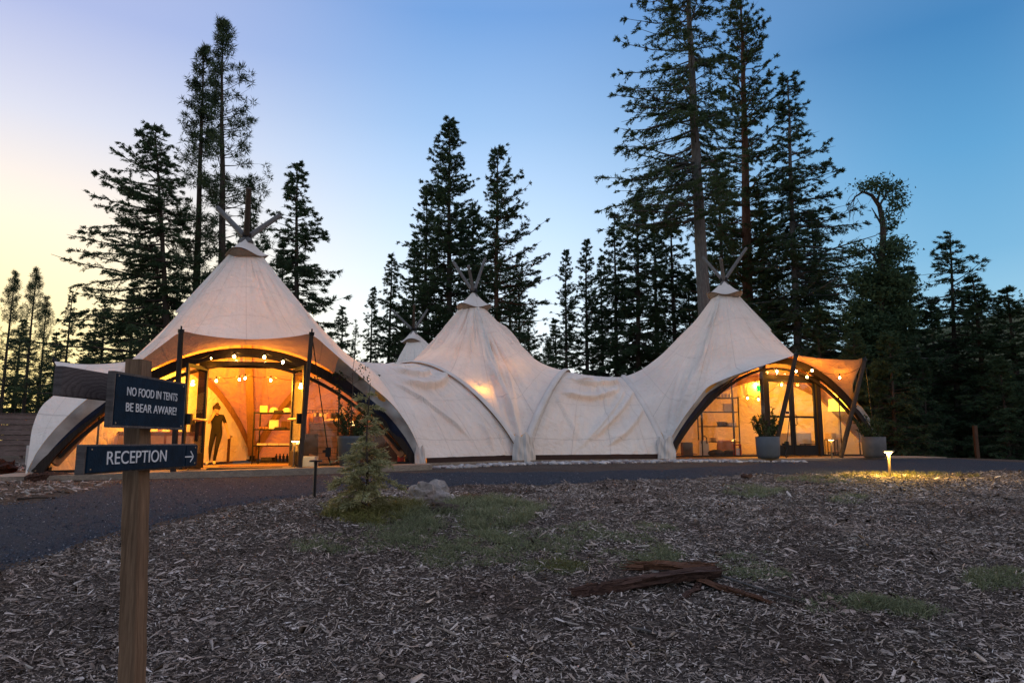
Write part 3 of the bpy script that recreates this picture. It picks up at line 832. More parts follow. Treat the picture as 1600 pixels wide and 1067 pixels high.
i, j = np.meshgrid(np.arange(len(xs)-1), np.arange(len(ys)-1), indexing='ij'); a = (i*len(ys)+j).ravel()
struct('ground', mesh_np('ground', np.stack([XX, YY, ZZ], -1).reshape(-1, 3), np.stack([a, a+len(ys), a+len(ys)+1, a+1], 1), M['ground'], True))
# path: strip between its two edges, lying 12 mm above the ground
LOW = [(-260, 960), (-120, 925), (0, 893), (60, 877), (130, 857), (190, 838), (260, 820), (330, 804), (400, 789), (500, 772), (620, 764), (760, 760), (900, 756), (1050, 749), (1200, 743), (1330, 740), (1450, 741), (1600, 737), (1750, 735)]
UP = [(-260, 805), (-120, 797), (0, 787), (60, 783), (120, 770), (180, 755), (260, 749), (330, 747), (400, 745), (500, 742), (620, 738), (760, 738), (900, 737), (1050, 733), (1150, 727), (1240, 720), (1370, 715), (1500, 716), (1600, 723), (1700, 728)]
LWX = np.array([q[0] for q in LOW], float); LWY = np.array([q[1] for q in LOW], float); UPX = np.array([q[0] for q in UP], float); UPY = np.array([q[1] for q in UP], float)
def low_at(px): return np.interp(px, LWX, LWY)+1.8*np.sin(px*.031)+1.1*np.sin(px*.083+1)
def up_at(px): return np.interp(px, UPX, UPY)+.6*np.sin(px*.05)
pxs = np.linspace(-250, 1690, 330); mP = 14
PG = np.zeros((len(pxs), mP, 3))
for i_, px in enumerate(pxs):
    a_, b_ = float(low_at(px)), float(up_at(px))
    if b_ > a_-2: b_ = a_-2
    for k in range(mP):
        q = G(px, a_+(b_-a_)*(k/(mP-1))**.6); e = k in (0, mP-1)
        PG[i_, k] = (q.x, q.y, q.z+(-.012 if e else .014))
i, j = np.meshgrid(np.arange(len(pxs)-1), np.arange(mP-1), indexing='ij'); a = (i*mP+j).ravel()
struct('path', mesh_np('path', PG.reshape(-1, 3), np.stack([a, a+mP, a+mP+1, a+1], 1), M['path'], True))
def on_path(x, y, m=0.0):
    px, py = pix(x, y, gz(x, y)); return (py < low_at(px)-m) & (py > up_at(px)+m)
def below_path(x, y, m=0.0):
    px, py = pix(x, y, gz(x, y)); return py > low_at(px)-m
def above_path(x, y, m=0.0):
    px, py = pix(x, y, gz(x, y)); return py < up_at(px)+m
# ================================================================== TREES
def b_bark(c0, c1):
    def b(n):
        o = n.scl(n.obj(), (6, 6, 1.2)); f = n.noise(3, 6, .7, o)
        n.to(n.pbr(n.ramp(f, [(.3, c0), (.7, c1)]), .95, n.bump(f, .8, .05), 0, .1))
    return b
M['bark'] = mk('grey_brown_bark', b_bark((.035, .027, .022), (.095, .075, .06)))
M['bark_red'] = mk('red_brown_bark', b_bark((.06, .03, .02), (.16, .085, .055)))
M['bark_grey'] = mk('grey_bark', b_bark((.07, .065, .06), (.17, .155, .145)))
def b_leaf(c0, c1, c2, tr=.32):
    def b(n):
        r = n.isl(); g = n.noise(.35, 3, .6, n.obj())
        c = n.ramp(r, [(0, c0), (.6, c1), (1, c2)])
        c = n.mix(n.ramp(g, [(.35, .45), (.65, 0.0)]), c, tuple(x*.55 for x in c0))
        d = n.pbr(c, .75, None, 0, .15); t = n.n('ShaderNodeBsdfTranslucent', {'Color': c}).outputs[0]
        n.to(n.n('ShaderNodeMixShader', {0: tr, 1: d, 2: t}).outputs[0])
    return b
M['fir'] = mk('fir_needles', b_leaf((.036, .066, .036), (.062, .106, .050), (.095, .14, .062)))
M['pine'] = mk('pine_needles', b_leaf((.036, .060, .034), (.062, .095, .044), (.10, .125, .055)))
M['cedar'] = mk('cedar_sprays', b_leaf((.040, .070, .032), (.070, .112, .044), (.11, .145, .058)))
M['sage'] = mk('young_conifer_sprays', b_leaf((.24, .23, .09), (.44, .42, .20), (.62, .58, .36), .3))
M['shrub'] = mk('shrub_leaves', b_leaf((.05, .07, .03), (.10, .12, .05), (.17, .17, .08), .25))
M['olive'] = mk('planter_leaves', b_leaf((.03, .05, .02), (.06, .09, .035), (.11, .14, .06), .25))
def tube_np(paths, rads, n=3):
    """many tubes with the same number of points; paths (B,K,3), rads (B,K)"""
    Bn, K = paths.shape[:2]; d = np.gradient(paths, axis=1); d /= np.maximum(np.linalg.norm(d, axis=2, keepdims=True), 1e-6)
    ref = np.zeros_like(d); ref[..., 2] = 1; bad = np.abs(d[..., 2]) > .95; ref[bad] = (1, 0, 0)
    a = np.cross(d, ref); a /= np.maximum(np.linalg.norm(a, axis=2, keepdims=True), 1e-6); b = np.cross(d, a)
    an = np.arange(n)*2*PI/n
    V = paths[:, :, None]+rads[:, :, None, None]*(a[:, :, None]*np.cos(an)[:, None]+b[:, :, None]*np.sin(an)[:, None])
    bi, ki, ni = np.meshgrid(np.arange(Bn), np.arange(K-1), np.arange(n), indexing='ij')
    base = bi*K*n+ki*n; n2 = (ni+1) % n
    F = np.stack([base+ni, base+n2, base+n+n2, base+n+ni], -1).reshape(-1, 4)
    return V.reshape(-1, 3), F
def ribbons(TW, r, rng):
    """thin twigs as narrow two-sided blades"""
    a, b = TW[:, 0], TW[:, 1]; s = np.cross(b-a, rng.randn(len(a), 3)); s /= np.maximum(np.linalg.norm(s, axis=1, keepdims=True), 1e-6)
    V = np.stack([a-s*r, a+s*r, b+s*r*.4, b-s*r*.4], 1).reshape(-1, 3); return V, np.arange(len(V)).reshape(-1, 4)
def leaves_np(c, d, L, W, rng, droop=0.0, jit=.6):
    """thin two-triangle needles sprays: centres c, directions d"""
    n = len(c); d = d+rng.randn(n, 3)*jit*.5; d[:, 2] -= droop
    d /= np.maximum(np.linalg.norm(d, axis=1, keepdims=True), 1e-6)
    s = np.cross(d, rng.randn(n, 3)); s /= np.maximum(np.linalg.norm(s, axis=1, keepdims=True), 1e-6)
    L = (L*(.6+.8*rng.rand(n)))[:, None]; W = (W*(.6+.8*rng.rand(n)))[:, None]
    V = np.stack([c-s*W*.65, c+s*W*.65, c+d*L], 1).reshape(-1, 3)
    return V, np.arange(3*n).reshape(-1, 3)
def conifer(H, base, R, kind, seed, nb=150, prof=None, asym=None, tr=None, lean=(0, 0), twl=1.0, dens=1.0, ls=1.0, bow=0.0, top=1.0):
    rng = np.random.RandomState(seed)
    r0 = tr or (H*.0095+.05)
    # trunk
    K = 22; z = np.linspace(-.3, H, K); u = np.clip(z/H, 0, 1)
    wx = np.cumsum(rng.randn(K))*.018*H/20; wy = np.cumsum(rng.randn(K))*.018*H/20
    tx = lean[0]*u+wx*u+bow*np.sin(PI*u); ty = lean[1]*u+wy*u
    path = np.stack([tx, ty, z], 1)[None]; rad = (r0*(1-u)**.85+.015)[None]; rad[0, 0] *= 1.25
    TV, TF = tube_np(path, rad, 10)
    prof = prof or (lambda t: (1-t)**.8*(.35+.65*min(1, t/.12)) if kind != 'pine' else (1-t)**.55*(.55+.45*min(1, t/.2)))
    K2 = 7; us = np.linspace(0, 1, K2)
    paths = []; rads = []; LC = []; LD = []; tw_paths = []
    for b in range(nb):
        q = rng.rand(); t = q**1.05
        if kind == 'pine': t = min(1, t+.02*rng.randn())
        t = min(max(t, 0), .995); h = H*(base+(1-base)*t)
        az = rng.rand()*2*PI
        A = asym(az, t) if asym else 1.0
        L = R*prof(t)*rng.uniform(.62, 1.18)*A+.12
        if L < .15: continue
        if kind == 'pine': el = R_(rng.uniform(-12, 22)+35*t*t); cur = .25
        elif kind == 'fir': el = R_(rng.uniform(-26, 2)+38*t*t*top); cur = .18
        else: el = R_(rng.uniform(-10, 22)+34*t*t); cur = .22
        hd = np.array([math.cos(az), math.sin(az), 0])
        i0 = np.interp(h, z, np.arange(K)); x0 = np.interp(h, z, tx); y0 = np.interp(h, z, ty)
        p = np.array([x0, y0, h])+hd*(L*us*math.cos(el))[:, None]
        p[:, 2] += L*us*math.sin(el)+cur*L*(us**2-us*.5)*(1 if kind != 'fir' else .7)
        wob = np.cumsum(rng.randn(K2, 3), axis=0)*.02*L; p += wob*us[:, None]
        paths.append(p); rads.append((.012+.011*L)*(1-us*.85)*(1.0 if kind != 'bare' else .9))
        dirs = np.gradient(p, axis=0); dirs /= np.linalg.norm(dirs, axis=1, keepdims=True)
        side = np.array([-hd[1], hd[0], 0])
        nt_ = max(3, int(L*(4.6 if kind != 'pine' else 3.2)*dens))
        u0 = .12 if kind != 'pine' else .32
        uu = u0+(1-u0)*np.sort(rng.rand(nt_)); 
        if kind == 'pine': uu[-1] = 1
        pc = np.stack([np.interp(uu, us, p[:, k]) for k in range(3)], 1); pd = np.stack([np.interp(uu, us, dirs[:, k]) for k in range(3)], 1)
        sg = np.where(rng.rand(nt_) < .5, -1, 1)[:, None]
        if kind == 'pine':
            tl = rng.uniform(.1, .5, nt_)[:, None]*min(1.0, L*.5)
            td = pd*.5+side*sg*.9+np.array([0, 0, .35])+rng.randn(nt_, 3)*.25; td /= np.linalg.norm(td, axis=1, keepdims=True)
            ends = pc+td*tl
            m = int(30*dens+3)
            c = np.repeat(ends, m, 0); dd = np.repeat(td*.45, m, 0)+rng.randn(m*nt_, 3)*.75; dd[:, 2] += .12
            LC.append(c+dd*.09); LD.append(dd)
        else:
            tl = ((.20+.26*L*(1.05-uu))*rng.uniform(.6, 1.2, nt_)*twl)[:, None]
            td = pd*.75+side*sg*.9+np.array([0, 0, -.10 if kind == 'fir' else .05])+rng.randn(nt_, 3)*.22; td /= np.linalg.norm(td, axis=1, keepdims=True)
            m = int(29*dens+5)
            v = rng.rand(m*nt_, 1); v = v*.96; c = np.repeat(pc, m, 0)+np.repeat(td*tl, m, 0)*v+rng.randn(m*nt_, 3)*.03
            dd = np.repeat(td, m, 0)*.8+rng.randn(m*nt_, 3)*.30
            c[:, 2] -= (v[:, 0]**2)*np.repeat(tl[:, 0], m)*.25
            LC.append(c); LD.append(dd)
            ends = pc+td*tl
        tw_paths.append(np.stack([pc, ends], 1))
    paths = np.array(paths); rads = np.array(rads)
    BV, BF = tube_np(paths, rads, 4)
    TW = np.concatenate(tw_paths); WV, WF = ribbons(TW, .008*ls+.005, rng)
    V = np.concatenate([TV, BV, WV]); F = np.concatenate([TF, BF+len(TV), WF+len(TV)+len(BV)])
    LC = np.concatenate(LC); LD = np.concatenate(LD); LD /= np.maximum(np.linalg.norm(LD, axis=1, keepdims=True), .3)
    # leader tip
    tip = np.array([tx[-1], ty[-1], H]); k = 60
    LC = np.concatenate([LC, tip-np.array([0, 0, 1])*rng.rand(k, 1)*H*.05]); tdd = rng.randn(k, 3)*.7; tdd[:, 2] += .6; LD = np.concatenate([LD, tdd])
    if kind == 'pine': L, W = .24*ls, .034*ls
    elif kind == 'fir': L, W = .135*ls, .034*ls
    elif kind == 'cedar': L, W = .13*ls, .036*ls
    else: L, W = .16*ls, .03*ls
    if kind == 'bare': sel = rng.rand(len(LC)) < .25; LC, LD = LC[sel], LD[sel]
    LV, LF = leaves_np(LC, LD, L, W, rng, .05)
    return V, F, LV, LF
TREES = {}
def tree_meshes(key, *a, bark='bark', leaf='fir', **k):
    V, F, LV, LF = conifer(*a, **k)
    TREES[key] = (mesh_np('trunk', V, F, M[bark], True), mesh_np('crown', LV, LF, M[leaf]))
    return TREES[key]
def plant_tree(name, key, loc, label, s=1.0, rz=0.0, sz=None, group=None, cat='tree'):
    t = thing(name, label, cat, loc, rz, group); t.scale = (s, s, sz or s)
    link('trunk', TREES[key][0], t); link('crown', TREES[key][1], t); return t
def base_at(px, Y, z=None):
    p = P(px, 690, Y); return (p.x, Y, gzf(p.x, Y) if z is None else z)
def height_to(py, Y, zb): return P(800, py, Y).z-zb
# the tall ones, each with a shape of its own
def solo(name, px, Y, ytop, Rm, kind, seed, label, base=.2, bark='bark', leaf=None, z=None, xtop=None, group='conifers behind the tents', **k):
    b = base_at(px, Y, z); H = height_to(ytop, Y, b[2])
    lean = (P(xtop if xtop is not None else px, ytop, Y).x-b[0], 0)
    leaf = leaf or {'fir': 'fir', 'pine': 'pine', 'cedar': 'cedar', 'bare': 'fir'}[kind]
    V, F, LV, LF = conifer(H, base, Rm, kind, seed, lean=lean, **k)
    t = thing(name, label, 'tree', b, 0, group)
    link('trunk', mesh_np('trunk', V, F, M[bark], True), t); link('crown', mesh_np('crown', LV, LF, M[leaf]), t); return t
left_heavy = lambda az, t: 1.0+.75*max(0, -math.cos(az))-.35*max(0, math.cos(az))
right_heavy = lambda az, t: 1.0+.5*max(0, math.cos(az))-.3*max(0, -math.cos(az))
solo('fir_tree', 272, 34, 203, 3.7, 'fir', 31, 'tall dark fir with long branches sweeping left over the large left tent', .20, nb=250, asym=left_heavy, xtop=246, top=1.2, prof=lambda t: (1-t)**.55*(.85+.15*t), dens=1.1)
solo('pine_tree', 303, 37, 80, 1.45, 'pine', 32, 'tall narrow pine just left of the tallest pine above the left tent', .40, nb=135, xtop=312, dens=1.0)
solo('pine_tree', 346, 36, 40, 1.6, 'pine', 33, 'tallest pine above the left tent with tufted branches leaning right', .38, nb=115, dens=1.0, xtop=352, asym=right_heavy)
solo('fir_tree', 395, 40, 290, 2.6, 'fir', 34, 'short open fir right behind the crossed poles of the left tent', .2, nb=110, xtop=392)
solo('fir_tree', 465, 33, 254, 3.3, 'fir', 35, 'pointed dark fir standing right of the left tent peak', .10, nb=240, prof=lambda t: (1-t)**.85, dens=1.1)
solo('fir_tree', 700, 40, 186, 3.5, 'cedar', 36, 'tallest tree behind the middle tent with a broad dark crown', .22, nb=300, leaf='fir', xtop=705, prof=lambda t: (1-t)**.7*(.75+.25*min(1, t/.2)), dens=1.15)
solo('fir_tree', 664, 42, 296, 3.2, 'cedar', 37, 'dark conifer pressed against the left side of the tallest middle tree', .2, nb=200, leaf='fir')
solo('cedar_tree', 777, 38, 234, 2.8, 'cedar', 38, 'conifer with bare red-brown trunk right of the middle tent peak', .30, nb=200, bark='bark_red', leaf='fir', xtop=774, asym=right_heavy, prof=lambda t: (1-t)**.6*(.8+.2*t))
solo('pine_tree', 1112, 30, -150, 3.3, 'fir', 39, 'tallest tree with thick bare lower trunk behind the right tent peak', .40, nb=200, bark='bark_grey', leaf='cedar', xtop=1066, asym=lambda az, t: 1.0+.3*max(0, -math.cos(az))-.38*max(0, math.cos(az)), tr=.34, prof=lambda t: .55+.45*(1-t), dens=.95)
solo('cedar_tree', 1174, 35, -40, 3.5, 'cedar', 40, 'very tall dense conifer just right of the tallest bare-trunked tree', .20, nb=340, bark='bark_red', leaf='cedar', xtop=1156, tr=.34, prof=lambda t: (1-t)**.55*(.8+.2*t), dens=.92)
solo('fir_tree', 1252, 33, 120, 3.9, 'fir', 41, 'tall spiky fir with a thin top third from the right among the tall trees', .14, nb=300, leaf='fir', bark='bark_grey', xtop=1231, prof=lambda t: (1-t)**.9*(1.0 if t < .55 else .8)+.06, asym=right_heavy, dens=.95)
solo('fir_tree', 996, 39, 300, 3.1, 'fir', 42, 'pointed fir highest of the row between the middle and right tents', .12, nb=260, dens=1.1)
solo('pine_tree', 1497, 31, 366, 2.9, 'fir', 44, 'open pine with a slim bare trunk standing before the dark firs on the right', .36, nb=130, z=.2, xtop=1484, prof=lambda t: (1-t)**.75, leaf='fir', dens=.8)
# crooked-top tree
def crooked(px, Y):
    rng = np.random.RandomState(5); b = base_at(px, Y, .4)
    t = thing('crooked_tree', 'crooked tree whose bare trunk hooks over to the left at its top', 'tree', b, 0, 'conifers behind the tents')
    pts = [Vector(P(x, y, Y))-Vector(b) for x, y in ((1372, 690), (1371, 600), (1374, 520), (1376, 455), (1378, 400), (1380, 372), (1379, 345), (1374, 322), (1362, 305), (1348, 300), (1336, 308), (1330, 318))]
    mb = MB(); mb.tube(pts, [.22, .2, .18, .16, .14, .125, .11, .10, .075, .05, .035, .02], 10)
    subs = [((1378, 352), (1368, 335), (1362, 325)), ((1375, 420), (1366, 400), (1345, 382), (1335, 380)), ((1377, 400), (1388, 385), (1392, 372)), ((1374, 322), (1385, 303), (1396, 296)), ((1371, 315), (1376, 296), (1388, 290)), ((1374, 470), (1392, 452), (1402, 448)), ((1373, 500), (1352, 480), (1340, 470)), ((1374, 540), (1398, 520), (1412, 515))]
    for sb in subs:
        q = [Vector(P(x, y, Y+rng.uniform(-.3, .3)))-Vector(b) for x, y in sb]; mb.tube(q, [.055, .035, .018][:len(q)] if len(q) < 4 else [.06, .045, .03, .015], 5)
    # hanging bare twigs at the hook
    C, D = [], []
    for q in range(16):
        a = pts[-1-rng.randint(0, 4)]+Vector(rng.randn(3)*.15); e = a+Vector((rng.uniform(-.5, .3), rng.randn()*.3, -rng.uniform(.2, .9)))
        mb.tube([a, a.lerp(e, .5)+Vector(rng.randn(3)*.06), e], [.014, .010, .005], 3, caps=False)
    mb.build('trunk', M['bark'], t, smooth=True)
    for (x, y, rx, ry, n) in ((1392, 298, 20, 14, 420), (1376, 288, 18, 6, 200), (1402, 318, 9, 14, 260), (1350, 294, 24, 7, 200), (1390, 345, 10, 14, 160), (1340, 392, 14, 10, 160), (1395, 395, 22, 22, 1500), (1362, 440, 30, 26, 2600), (1400, 450, 24, 26, 2600), (1350, 500, 30, 30, 3200), (1402, 510, 26, 36, 3400), (1376, 560, 50, 40, 5000)):
        nc = max(9, n//22)
        for k in range(nc):
            a = rng.rand()*2*PI; rr = math.sqrt(rng.rand()); c = np.array(P(x+rx*rr*math.cos(a), y+ry*rr*math.sin(a), Y+rng.uniform(-.8, .8)))-np.array(b)
            m = 24; C.append(c+rng.randn(m, 3)*np.array([.20, .20, .11])); D.append(rng.randn(m, 3)*.6+np.array([0, 0, .1]))
    C = np.concatenate(C); D = np.concatenate(D); LV, LF = leaves_np(C, D, .17, .06, rng)
    link('crown', mesh_np('crown', LV, LF, M['fir']), t)
crooked(1374, 30)
# shared shapes
tree_meshes('firA', 14, .12, 2.6, 'fir', 51, nb=190, dens=1.0)
tree_meshes('firB', 14, .06, 3.0, 'fir', 52, nb=230, dens=1.05, prof=lambda t: (1-t)**.9)
tree_meshes('cedA', 14, .18, 2.3, 'cedar', 53, nb=190, leaf='fir', dens=.95)
tree_meshes('pineA', 14, .26, 1.7, 'pine', 54, nb=120, leaf='pine', ls=.75, prof=lambda t: (1-t)**.7*(.6+.4*min(1, t/.2)))
tree_meshes('thin', 12, .15, 1.2, 'bare', 55, nb=120, leaf='fir')
tree_meshes('spruce', 12, .10, 1.9, 'fir', 56, nb=170, dens=.6, prof=lambda t: (1-t)**1.0)
tree_meshes('bushy', 9, .02, 3.0, 'fir', 57, nb=230, leaf='fir', dens=1.0, prof=lambda t: (1-t)**.85)
KH = {'firA': 14, 'firB': 14, 'cedA': 14, 'pineA': 14, 'thin': 12, 'spruce': 12, 'bushy': 9}
KN = {'firA': 'fir_tree', 'firB': 'fir_tree', 'cedA': 'cedar_tree', 'pineA': 'pine_tree', 'thin': 'bare_tree', 'spruce': 'spruce_tree', 'bushy': 'fir_tree'}
def row(key, px, Y, ytop, label, wide=1.0, z=None, rz=None):
    b = base_at(px, Y, z); H = height_to(ytop, Y, b[2]); sz = H/KH[key]
    plant_tree(KN[key], key, b, label, sz*wide, rz if rz is not None else (px*.37) % 6.28, sz, 'conifers behind the tents')
row('pineA', -4, 44, 425, 'pine cut by the left edge of the photo', .8)
row('pineA', 32, 48, 420, 'thin pine left of the slighter leaning pine by the left edge', .8)
row('pineA', 54, 52, 465, 'slight pine between the thin pine and the feathery spruce at left', .8)
row('spruce', 91, 47, 458, 'feathery narrow spruce against the yellow sky on the left', .85)
row('cedA', 148, 42, 470, 'dark conifer right of the feathery spruce, left of the sweeping fir', 1.2)
row('firB', 193, 40, 442, 'dark fir low under the tips of the sweeping branches', 1.2)
row('firA', 228, 38, 405, 'dark fir between the sweeping fir trunk and its left branch tips', 1.1)
row('bushy', 120, 50, 560, 'low dark conifer behind the fence and left of the tent wing', 1.4)
row('bushy', 20, 50, 600, 'low dark conifer above the left end of the fence', 1.6)
row('bushy', 70, 46, 606, 'low dark conifer behind the middle of the wooden fence', 1.5)
row('firA', 345, 41, 380, 'short fir filling the gap behind the left tent peak', 1.2)
row('firB', 430, 44, 380, 'short fir between the left tent poles and the pointed dark fir', 1.0)
row('firA', 575, 45, 450, 'smaller of the two firs left of the middle tent group', .85)
row('firA', 604, 44, 400, 'taller of the two firs left of the middle tent group', .95)
row('firB', 626, 50, 470, 'dark fir just behind the small rear tent peak', .95)
row('thin', 550, 50, 500, 'spindly bare tree left of the two firs', .8)
row('cedA', 735, 46, 330, 'conifer filling the gap between the two tallest middle trees', 1.15)
row('firA', 640, 47, 380, 'fir standing above the small rear tent peak', 1.15)
row('thin', 797, 44, 425, 'sparse bare-branched tree right of the red-trunked conifer', 1.1)
row('thin', 826, 47, 482, 'low sparse tree at the right foot of the middle tent slope', 1.2)
row('cedA', 812, 48, 400, 'thin conifer behind the sparse bare-branched trees', .8)
row('pineA', 856, 55, 530, 'tiny pine standing alone low against the pale horizon', 1.0)
row('cedA', 886, 38, 392, 'slim leftmost conifer of the row above the tunnel dip', .85)
row('cedA', 919, 39, 376, 'second conifer from the left in the row above the tunnel dip', .9)
row('firB', 944, 42, 400, 'dark fir third from left in the row above the tunnel dip', .75)
row('firB', 966, 40, 332, 'dark fir just left of the pointed fir in the middle row', .85)
row('firA', 1030, 43, 352, 'dark fir just right of the pointed fir in the middle row', 1.1)
row('firB', 1060, 40, 318, 'dark fir left of the thick bare trunk', 1.0)
row('bushy', 1085, 42, 430, 'low dense conifer at the foot of the thick bare trunk', 1.0)
row('firB', 1140, 40, 250, 'dark fir filling behind the crossed poles of the right tent', .9)
row('firB', 1205, 38, 300, 'dark fir between the two very tall trees right of the tent', .95)
row('firB', 1215, 34, 420, 'dense dark fir low behind the right slope of the right tent', 1.1)
row('firB', 1290, 36, 330, 'dark fir left of the crooked tree', 1.05)
row('bushy', 1290, 30, 480, 'wide dense conifer behind the awning of the right tent', 1.2)
row('bushy', 1345, 28, 520, 'wide dense conifer behind the raised awning corner', 1.1, .3)
row('bushy', 1400, 27, 520, 'wide dense conifer right of the planter at the awning corner', 1.1, .0)
row('firB', 1412, 33, 400, 'dark fir just right of the crooked tree', 1.3, .0)
row('firA', 1440, 32, 418, 'thin dark fir left of the open pine', 1.3, .0)
row('bushy', 1450, 29, 560, 'low dark conifer left of the slim bare pine trunk', .8, -.4)
row('firB', 1545, 30, 432, 'dark fir right of the open pine', 1.6, -.5)
row('firB', 1600, 29, 450, 'dark fir cut by the right edge of the photo', 1.6, -.6)
row('bushy', 1575, 27, 560, 'low dark conifer by the right edge of the photo', 1.1, -.8)
row('firB', 1660, 28, 420, 'dark fir just outside the right edge', 1.7, -.6)
row('firA', 1515, 45, 560, 'far fir seen past the slim bare pine trunk', .8, -.8)
row('firA', 1470, 40, 470, 'far fir left of the open pine trunk', 1.3, -.4)
row('firB', 1500, 48, 520, 'far fir hidden behind the open pine trunk', 1.5, -.8)
row('bushy', 1530, 40, 575, 'low far conifer between the open pine and the right edge', 1.4, -.8)
row('bushy', 1490, 38, 610, 'low far conifer at the foot of the open pine', 1.2, -.6)
row('firB', 1380, 38, 430, 'far fir behind the crooked tree', 1.3, -.2)
row('firA', 15, 56, 500, 'far fir low by the left edge', 1.4)
row('firB', 75, 56, 520, 'far fir behind the feathery spruce', 1.3)
row('firB', 128, 52, 520, 'far fir low between the feathery spruce and the dark conifer', 1.3)
row('firA', 530, 54, 480, 'far fir right of the pointed dark fir', 1.1)
row('firB', 870, 56, 500, 'far fir low at the left end of the middle row', 1.2)
row('bushy', 840, 60, 556, 'far low conifer above the middle tent slope', 1.1)
# hill far off at the right, with its own wood
hx = np.linspace(60, 420, 60); hy = np.linspace(150, 420, 30); HX, HY = np.meshgrid(hx, hy, indexing='ij')
def hz_(x, y): return -4+62*sstep(108, 250, x+.15*(y-150))*sstep(140, 260, y)+2.5*np.sin(x*.09)*np.sin(y*.05)
i, j = np.meshgrid(np.arange(59), np.arange(29), indexing='ij'); a = (i*30+j).ravel()
def b_hill(n):
    f = n.noise(.06, 6, .7, n.obj()); n.to(n.pbr(n.ramp(f, [(.35, (.035, .050, .030)), (.65, (.09, .10, .06))]), .95, None, 0, .1))
M['hill'] = mk('hillside', b_hill)
struct('hill', mesh_np('hill', np.stack([HX, HY, hz_(HX, HY)], -1).reshape(-1, 3), np.stack([a, a+30, a+31, a+1], 1), M['hill'], True))
rng = np.random.RandomState(9); V0, F0, LV0, LF0 = conifer(9, .05, 2.0, 'fir', 77, nb=16, dens=.2, ls=3.4)
Vs, Fs, c = [], [], 0
for k in range(230):
    x = rng.uniform(90, 240); y = rng.uniform(165, 300); s_ = rng.uniform(.7, 1.5)
    Vs.append(LV0*s_+np.array([x, y, float(hz_(x, y))])); Fs.append(LF0+c); c += len(LV0)
tag(link('hillside_wood', mesh_np('hillside_wood', np.concatenate(Vs), np.concatenate(Fs), M['fir'])), kind='stuff', label='far wood of small firs on the hill at right', cat='wood')
# the forest edge behind the photographer, seen only in the glass
Vs, Fs, c = [], [], 0
V0, F0, LV0, LF0 = conifer(14, .06, 3.2, 'fir', 78, nb=46, dens=.2, ls=3.4)
for k in range(36):
    an = R_(-82+k*3.9-90) if False else R_(-20-k*4.0); rr_ = rng.uniform(36, 50); x = rr_*math.cos(an); y = rr_*math.sin(an)+4; s_ = rng.uniform(.8, 1.35)
    Vs.append(LV0*s_+np.array([x, y, -.3])); Fs.append(LF0+c); c += len(LV0)
for k in range(16):
    x = rng.uniform(38, 52); y = rng.uniform(-12, 22); s_ = rng.uniform(.8, 1.3)
    Vs.append(LV0*s_+np.array([x, y, -1.5])); Fs.append(LF0+c); c += len(LV0)
tag(link('forest_edge', mesh_np('forest_edge', np.concatenate(Vs), np.concatenate(Fs), M['fir'])), kind='stuff', label='forest edge across the clearing, mirrored in the tent glass', cat='wood')
# ================================================================== INSIDE THE LEFT TENT
def on(px, Y, z=None):
    p = P(px, 700, Y); return Vector((p.x, Y, deckz(p.x)-.012 if z is None else z))
def zat(py, Y): return P(800, py, Y).z
M['brown'] = wood('brown_cabinet_wood', (.07, .032, .016), (.13, .06, .03), 1.4, rough=.6)
M['orange_wood'] = wood('honey_plank', (.34, .18, .08), (.50, .29, .14), 1.3, axis=0, rough=.6)
M['white_cloth'] = simple('cream_cloth', (.62, .55, .45), .9, .12, 9, bump=.4)
M['card'] = simple('yellow_card', (.72, .62, .30), .7, .05, 9)
M['paper'] = simple('white_card', (.68, .64, .56), .7, .08, 9)
M['dark_cloth'] = simple('dark_cloth', (.03, .028, .03), .9, .3, 9, bump=.4)
M['red_cloth'] = simple('red_cloth', (.45, .05, .035), .8, .2, 9, bump=.3)
M['rust_cloth'] = simple('rust_cloth', (.38, .17, .08), .85, .2, 9, bump=.3)
M['grey_pot'] = simple('grey_stoneware', (.085, .095, .105), .7, .12, 3.5, bump=.2)
M['stone_pot'] = simple('brown_grey_stoneware', (.10, .09, .085), .75, .2, 4, bump=.3)
M['ext_red'] = simple('extinguisher_red', (.50, .02, .012), .3, .05, 9, bump=.02, spec=.5)
M['skin'] = simple('skin', (.50, .30, .21), .55, .08, 20)
M['hair'] = simple('dark_brown_hair', (.035, .018, .010), .6, .3, 30, bump=.3)
M['shirt'] = simple('black_shirt', (.012, .010, .010), .85, .25, 12, bump=.3)
M['trousers'] = simple('black_trousers', (.014, .012, .013), .85, .25, 12, bump=.3)
M['shoe'] = simple('pale_shoes', (.75, .65, .5), .7, .1, 12)
M['jar'] = simple('amber_jar', (.35, .18, .06), .25, .2, 9, spec=.5)
M['soil'] = simple('soil', (.03, .022, .016), .95, .3, 20)
M['sofa'] = simple('cream_upholstery', (.58, .48, .36), .9, .08, 12, bump=.3)
M['mat'] = simple('door_mat', (.05, .035, .025), .95, .3, 30, bump=.5)

t = thing('cabinet', 'low brown wooden cabinet behind the person in dark clothes', 'cabinet', on(331, 20.9), R_(4))
w_ = 1.12; MB().box((0, 0, .40), (w_, .45, .76)).build('carcass', M['brown'], t, bevel=.008)
for x in (-.28, .28):
    d = MB().box((x, -.236, .40), (.50, .02, .66)).build('cabinet_door', M['brown'], t, bevel=.004)
    MB().tube([(x+(.18 if x < 0 else -.18), -.262, .36), (x+(.18 if x < 0 else -.18), -.262, .50)], .008, 6).build('handle', M['steel_black'], d)
MB().box((0, 0, .795), (w_+.05, .49, .03)).build('cabinet_top', M['brown'], t, bevel=.005)

